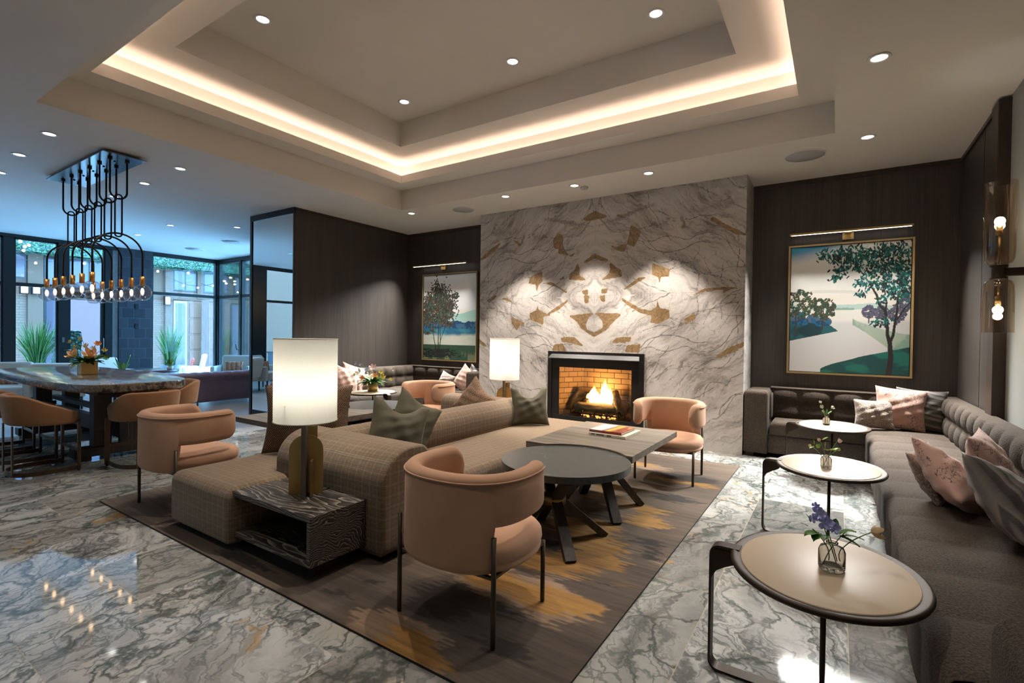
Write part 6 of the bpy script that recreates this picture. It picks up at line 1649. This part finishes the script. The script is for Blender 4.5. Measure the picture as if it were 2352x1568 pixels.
k = pillow_mb(.42, .26, .12, 8).build('lumbar_cushion', MT['red_cushion']); k.location = (-16.98, 7.50, .41); k.rotation_euler = (-.2, 0, -.5); tag(k, 'red cushion on the patio chair outside the right window', 'cushion')
# round low table with plants
t = thing('round_table', 'low round brown table between the cream chairs and purple sofa', 'table', (-12.55, 4.75, 0))
MB().lathe([(.0001, .60), (.48, .60), (.50, .62), (.50, .645), (.0001, .645)], 48).build('tabletop', mottled('brown_top', (.10, .065, .05), (.14, .09, .07), 8, .3), t); MB().lathe([(.26, 0), (.26, .02), (.05, .04), (.05, .6)], 28).build('pedestal', MT['black'], t)
def snake_plant(loc, h, label, n, seed, grp='plants on the round table'):
    t = thing('potted_plant', label, 'plant', loc); r = random.Random(seed)
    MB().lathe([(.0001, 0), (.05, 0), (.065, .08), (.058, .08), (.055, .065), (.0001, .065)], 24).build('pot', MT['white_plastic'], t)
    for k in range(n):
        a = 2 * PI * k / n + r.uniform(-.3, .3); l = MB(); leaf(l, (.02 * cos(a), .02 * sin(a), .06), (cos(a) * .45, sin(a) * .45, 1), h * r.uniform(.7, 1), .07, -.1 if k % 2 else .25)
        l.build('leaf', MT['leaf'] if k % 3 else MT['leaf_light'], t)
snake_plant((-12.40, 4.16, .56), .38, 'dark green potted plant standing left on a side stand beside the slate pier', 9, 3)
s_ = thing('plant_stand', 'small dark stand under the pointed green plant', 'stand', (-12.40, 4.16, 0)); MB().lathe([(.12, 0), (.12, .02), (.02, .03), (.02, .53), (.13, .54), (.13, .56)], 24).build('column', MT['black'], s_)
snake_plant((-12.25, 4.98, .646), .20, 'small variegated potted plant on the round brown table', 8, 6)
t = thing('ottoman', 'rust orange upholstered ottoman on a brass base under the far table end', 'ottoman', (-9.55, 3.72, 0))
m = MB(); cushion(m, -.32, .32, -.32, .32, .09, .46, .06, .05, .02, .02); m.build('cushion_top', mottled('rust', (.42, .11, .04), (.50, .15, .06), 40, .9), t); MB().box(-.30, .30, -.30, .30, 0, .09, 0, .01).build('brass_plinth', MT['brass'], t)
# bar cabinet and shelf that show in the mirror
t = thing('bar_cabinet', 'blue grey cabinet with paired doors reflected in the mirror', 'cabinet', (-14.6, .55, 0))
MB().box(-.3, .3, -.55, .55, .08, .86).build('carcass', MT['cabinet'], t); MB().box(-.33, .33, -.58, .58, .86, .90, 0, .004).build('worktop', MT['grey_pot'], t); MB().box(-.28, .28, -.53, .53, 0, .08).build('plinth', MT['black'], t)
for k in range(4):
    y = -.53 + .266 * k
    d = MB().box(.30, .315, y, y + .255, .10, .68, 0, .003).build('door', MT['cabinet'], t); MB().box(.315, .33, y + (.20 if k % 2 == 0 else .04), y + (.215 if k % 2 == 0 else .055), .52, .64).build('handle', MT['gunmetal'], d)
for k in range(2):
    y = -.53 + .53 * k
    d = MB().box(.30, .315, y, y + .52, .70, .84, 0, .003).build('drawer', MT['cabinet'], t); MB().box(.315, .33, y + .2, y + .32, .76, .775).build('handle', MT['gunmetal'], d)
t = thing('coffee_maker', 'dark appliance on the reflected bar cabinet', 'appliance', (-14.6, .75, .902)); m = MB(); m.box(-.12, .12, -.15, .15, 0, .05, 0, .01); m.box(-.12, -.02, -.15, .15, .05, .24, 0, .01); m.box(-.12, .12, -.15, .15, .22, .30, 0, .01); m.build('body', MT['black'], t)
t = thing('wall_shelf', 'slim bronze shelf unit with a glowing panel at the edge of the mirror', 'shelf', (-12.4, .02, 0))
for y in (-.28, .25): MB().box(-.03, .03, y - .03, y + .03, 0, 3.4).build('upright', MT['black'], t)
for z in (.9, 1.35, 1.75, 2.1): MB().box(-.2, .2, -.32, .30, z, z + .04).build('shelf_board', MT['stool_bronze'], t)
MB().box(-.12, .12, -.22, .22, 2.2, 3.0).build('lit_panel', MT['lantern_glow'], t)

# ------------------------------------------------------------------ ceiling fittings
def ceiling_speaker(x, y, r, label):
    t = thing('ceiling_speaker', label, 'speaker', (x, y, CZ), 0, 'round ceiling speakers')
    MB().lathe([(.0001, -.008), (r * .94, -.008), (r * .94, 0)], 48).build('grille', MT['speaker'], t)
    MB().lathe([(r * .945, 0), (r * .945, -.010), (r * .985, -.010), (r, -.004), (r, 0)], 48).build('rim', MT['white_plastic'], t)
    return t
ceiling_speaker(-.35, 6.57, .21, 'round ceiling speaker over the right corner sofa, largest in view')
ceiling_speaker(-5.28, 6.50, .19, 'round ceiling speaker left of the marble wall')
ceiling_speaker(-11.85, 6.08, .21, 'round ceiling speaker nearest the mirrored partition')
ceiling_speaker(-13.77, 6.14, .21, 'round ceiling speaker before the window corner')
ceiling_speaker(-12.2, 1.9, .21, 'round ceiling speaker reflected in the mirror')
t = thing('smoke_sensor', 'small dark round sensor beside the middle downlight', 'sensor', (-3.02, 6.40, CZ)); MB().lathe([(.0001, -.03), (.04, -.03), (.055, -.012), (.055, 0)], 24).build('housing', MT['speaker'], t)
# ------------------------------------------------------------------ lights and camera
def mat_rot(R):  # rows right, down, fwd -> camera matrix
    return R
def downlight(x, y, z, n, watts=55, r=.055, color=(1, .88, .76), size=1.25, label=None, grp='recessed ceiling downlights'):
    t = thing('downlight', label, 'downlight', (x, y, z), 0, grp)
    MB().lathe([(r * 1.32, 0), (r * 1.38, -.004), (r * 1.30, -.008), (r * .98, -.006), (r * .94, -.001)], 28).build('trim_ring', MT['white_plastic'], t)
    MB().lathe([(.0001, -.0015), (r * .95, -.0015)], 24).build('lens', MT['lens'], t)
    L = bpy.data.lights.new('spot', 'SPOT'); L.energy = watts; L.color = color; L.spot_size = size; L.spot_blend = .4; L.shadow_soft_size = .035
    o = bpy.data.objects.new('spot', L); COL.objects.link(o); o.parent = t; o.location = (0, 0, -.02)
    return t
for n, (x, y, w, lb) in enumerate((
    (-7.12, 1.73, 45, 'downlight above and right of the bulb chandelier plate, nearest the tray edge'), (-8.28, 1.74, 40, 'downlight left of the chandelier ceiling plate, second from the picture edge'),
    (-7.14, 3.01, 45, 'downlight right of the chandelier plate, nearer the tray'), (-8.30, 3.04, 40, 'downlight just right of the chandelier rods'), (-9.45, 1.80, 35, 'downlight cut by the left picture edge'),
    (-9.53, 3.08, 35, 'downlight half hidden behind the chandelier rods'), (-11.11, 4.51, 30, 'small downlight beyond the chandelier, toward the sofa'), (-12.87, 4.59, 30, 'small downlight above the slate pier'),
    (-10.12, 5.30, 30, 'small downlight between two round speakers and the mirror'), (.22, 4.58, 28, 'large downlight at upper right beside the tray'), (.22, 6.30, 30, 'downlight near the round speaker over the right corner sofa'),
    (-6.23, 6.25, 60, 'downlight over the left corner beside the veneer wall'), (-4.23, 6.21, 300, 'leftmost downlight in front of the marble wall'), (-3.10, 6.25, 300, 'middle downlight in front of the marble wall, beside the sensor'),
    (-2.06, 6.26, 300, 'rightmost downlight in front of the marble wall'))):
    downlight(x, y, CZ, n, w, label=lb)
for n, (x, y) in enumerate(((-4.82, 2.76), (-1.51, 4.73), (-3.13, 4.70), (-4.89, 4.75))):
    downlight(x, y, 4.60, n, 150, .06, label=('downlight in the tray ceiling, upper left', 'downlight in the tray ceiling, upper right', 'downlight at the middle of the tray ceiling', 'downlight in the tray ceiling above its far left corner')[n])
for x, y, w in ((.22, 2.7, 30),  (.22, .8, 20), (-7.1, .4, 30), (-4.6, .6, 30), (-2.0, .6, 30)):
    L = bpy.data.lights.new('spot', 'SPOT'); L.energy = w; L.color = (1, .88, .76); L.spot_size = 1.3; L.spot_blend = .55; L.shadow_soft_size = .035
    o = bpy.data.objects.new('spot', L); COL.objects.link(o); o.location = (x, y, CZ - .02)
for x in (-3.13, -1.51):
    L = bpy.data.lights.new('spot', 'SPOT'); L.energy = 150; L.color = (1, .88, .76); L.spot_size = 1.25; L.spot_blend = .55; L.shadow_soft_size = .035
    o = bpy.data.objects.new('spot', L); COL.objects.link(o); o.location = (x, 2.76, 4.58)
# cove strips inside the trough
a0, a1, b0, b1 = rect(.225)
for (cx, cy, lx, ly) in (((a0 + a1) / 2, b0, a1 - a0, .05), ((a0 + a1) / 2, b1, a1 - a0, .05), (a0, (b0 + b1) / 2, .05, b1 - b0), (a1, (b0 + b1) / 2, .05, b1 - b0)):
    L = bpy.data.lights.new('cove_strip', 'AREA'); L.shape = 'RECTANGLE'; L.size = lx; L.size_y = ly; L.energy = 9.5 * max(lx, ly) / 5; L.color = (1, .70, .56)
    o = bpy.data.objects.new('cove_strip', L); COL.objects.link(o); o.location = (cx, cy, 3.985); o.rotation_euler = (PI, 0, 0)
# sky
W = bpy.data.worlds.new('sky'); SC.world = W; W.use_nodes = True
nt = W.node_tree; bg = nt.nodes['Background']; bg.inputs[0].default_value = (.26, .56, 1.0, 1); bg.inputs[1].default_value = 17
for (x, y, z, w, h, rz) in ((XL - .5, 3.9, 1.8, 7.9, 3.5, 0), (-13.4, 7.9, 1.8, 3.7, 3.5, 1)):
    L = bpy.data.lights.new('sky_portal', 'AREA'); L.shape = 'RECTANGLE'; L.cycles.is_portal = True; L.size = w; L.size_y = h
    o = bpy.data.objects.new('sky_portal', L); COL.objects.link(o); o.location = (x, y, z)
    # portal faces into the room
    fwd = Vector((1, 0, 0)) if rz == 0 else Vector((0, -1, 0))
    o.rotation_euler = fwd.to_track_quat('-Z', 'Z').to_euler()
# camera
cam = bpy.data.cameras.new('camera'); co = bpy.data.objects.new('camera', cam); COL.objects.link(co)
cam.sensor_width = 36; cam.lens = 36 * 1139.24 / 2352; cam.clip_end = 200; cam.clip_start = .05
yaw, pit, rol = .5811, -.0117, .0135
fwd = Vector((-sin(yaw), cos(yaw), 0)); rt = Vector((cos(yaw), sin(yaw), 0)); up = Vector((0, 0, 1))
f2 = fwd * cos(pit) + up * sin(pit); u2 = up * cos(pit) - fwd * sin(pit)
r3 = rt * cos(rol) + u2 * sin(rol); u3 = u2 * cos(rol) - rt * sin(rol)
M = Matrix((r3, u3, -f2)).transposed().to_4x4(); M.translation = (0, 0, 1.5)
co.matrix_world = M; SC.camera = co
vs = SC.view_settings; vs.view_transform = 'Standard'; vs.look = 'None'; vs.gamma = 1.0; vs.exposure = 0.5
SC.cycles.max_bounces = 8; SC.cycles.diffuse_bounces = 4; SC.cycles.glossy_bounces = 4; SC.cycles.transmission_bounces = 8; SC.cycles.transparent_max_bounces = 16
SC.cycles.sample_clamp_indirect = 6.0; SC.cycles.caustics_reflective = False; SC.cycles.caustics_refractive = False
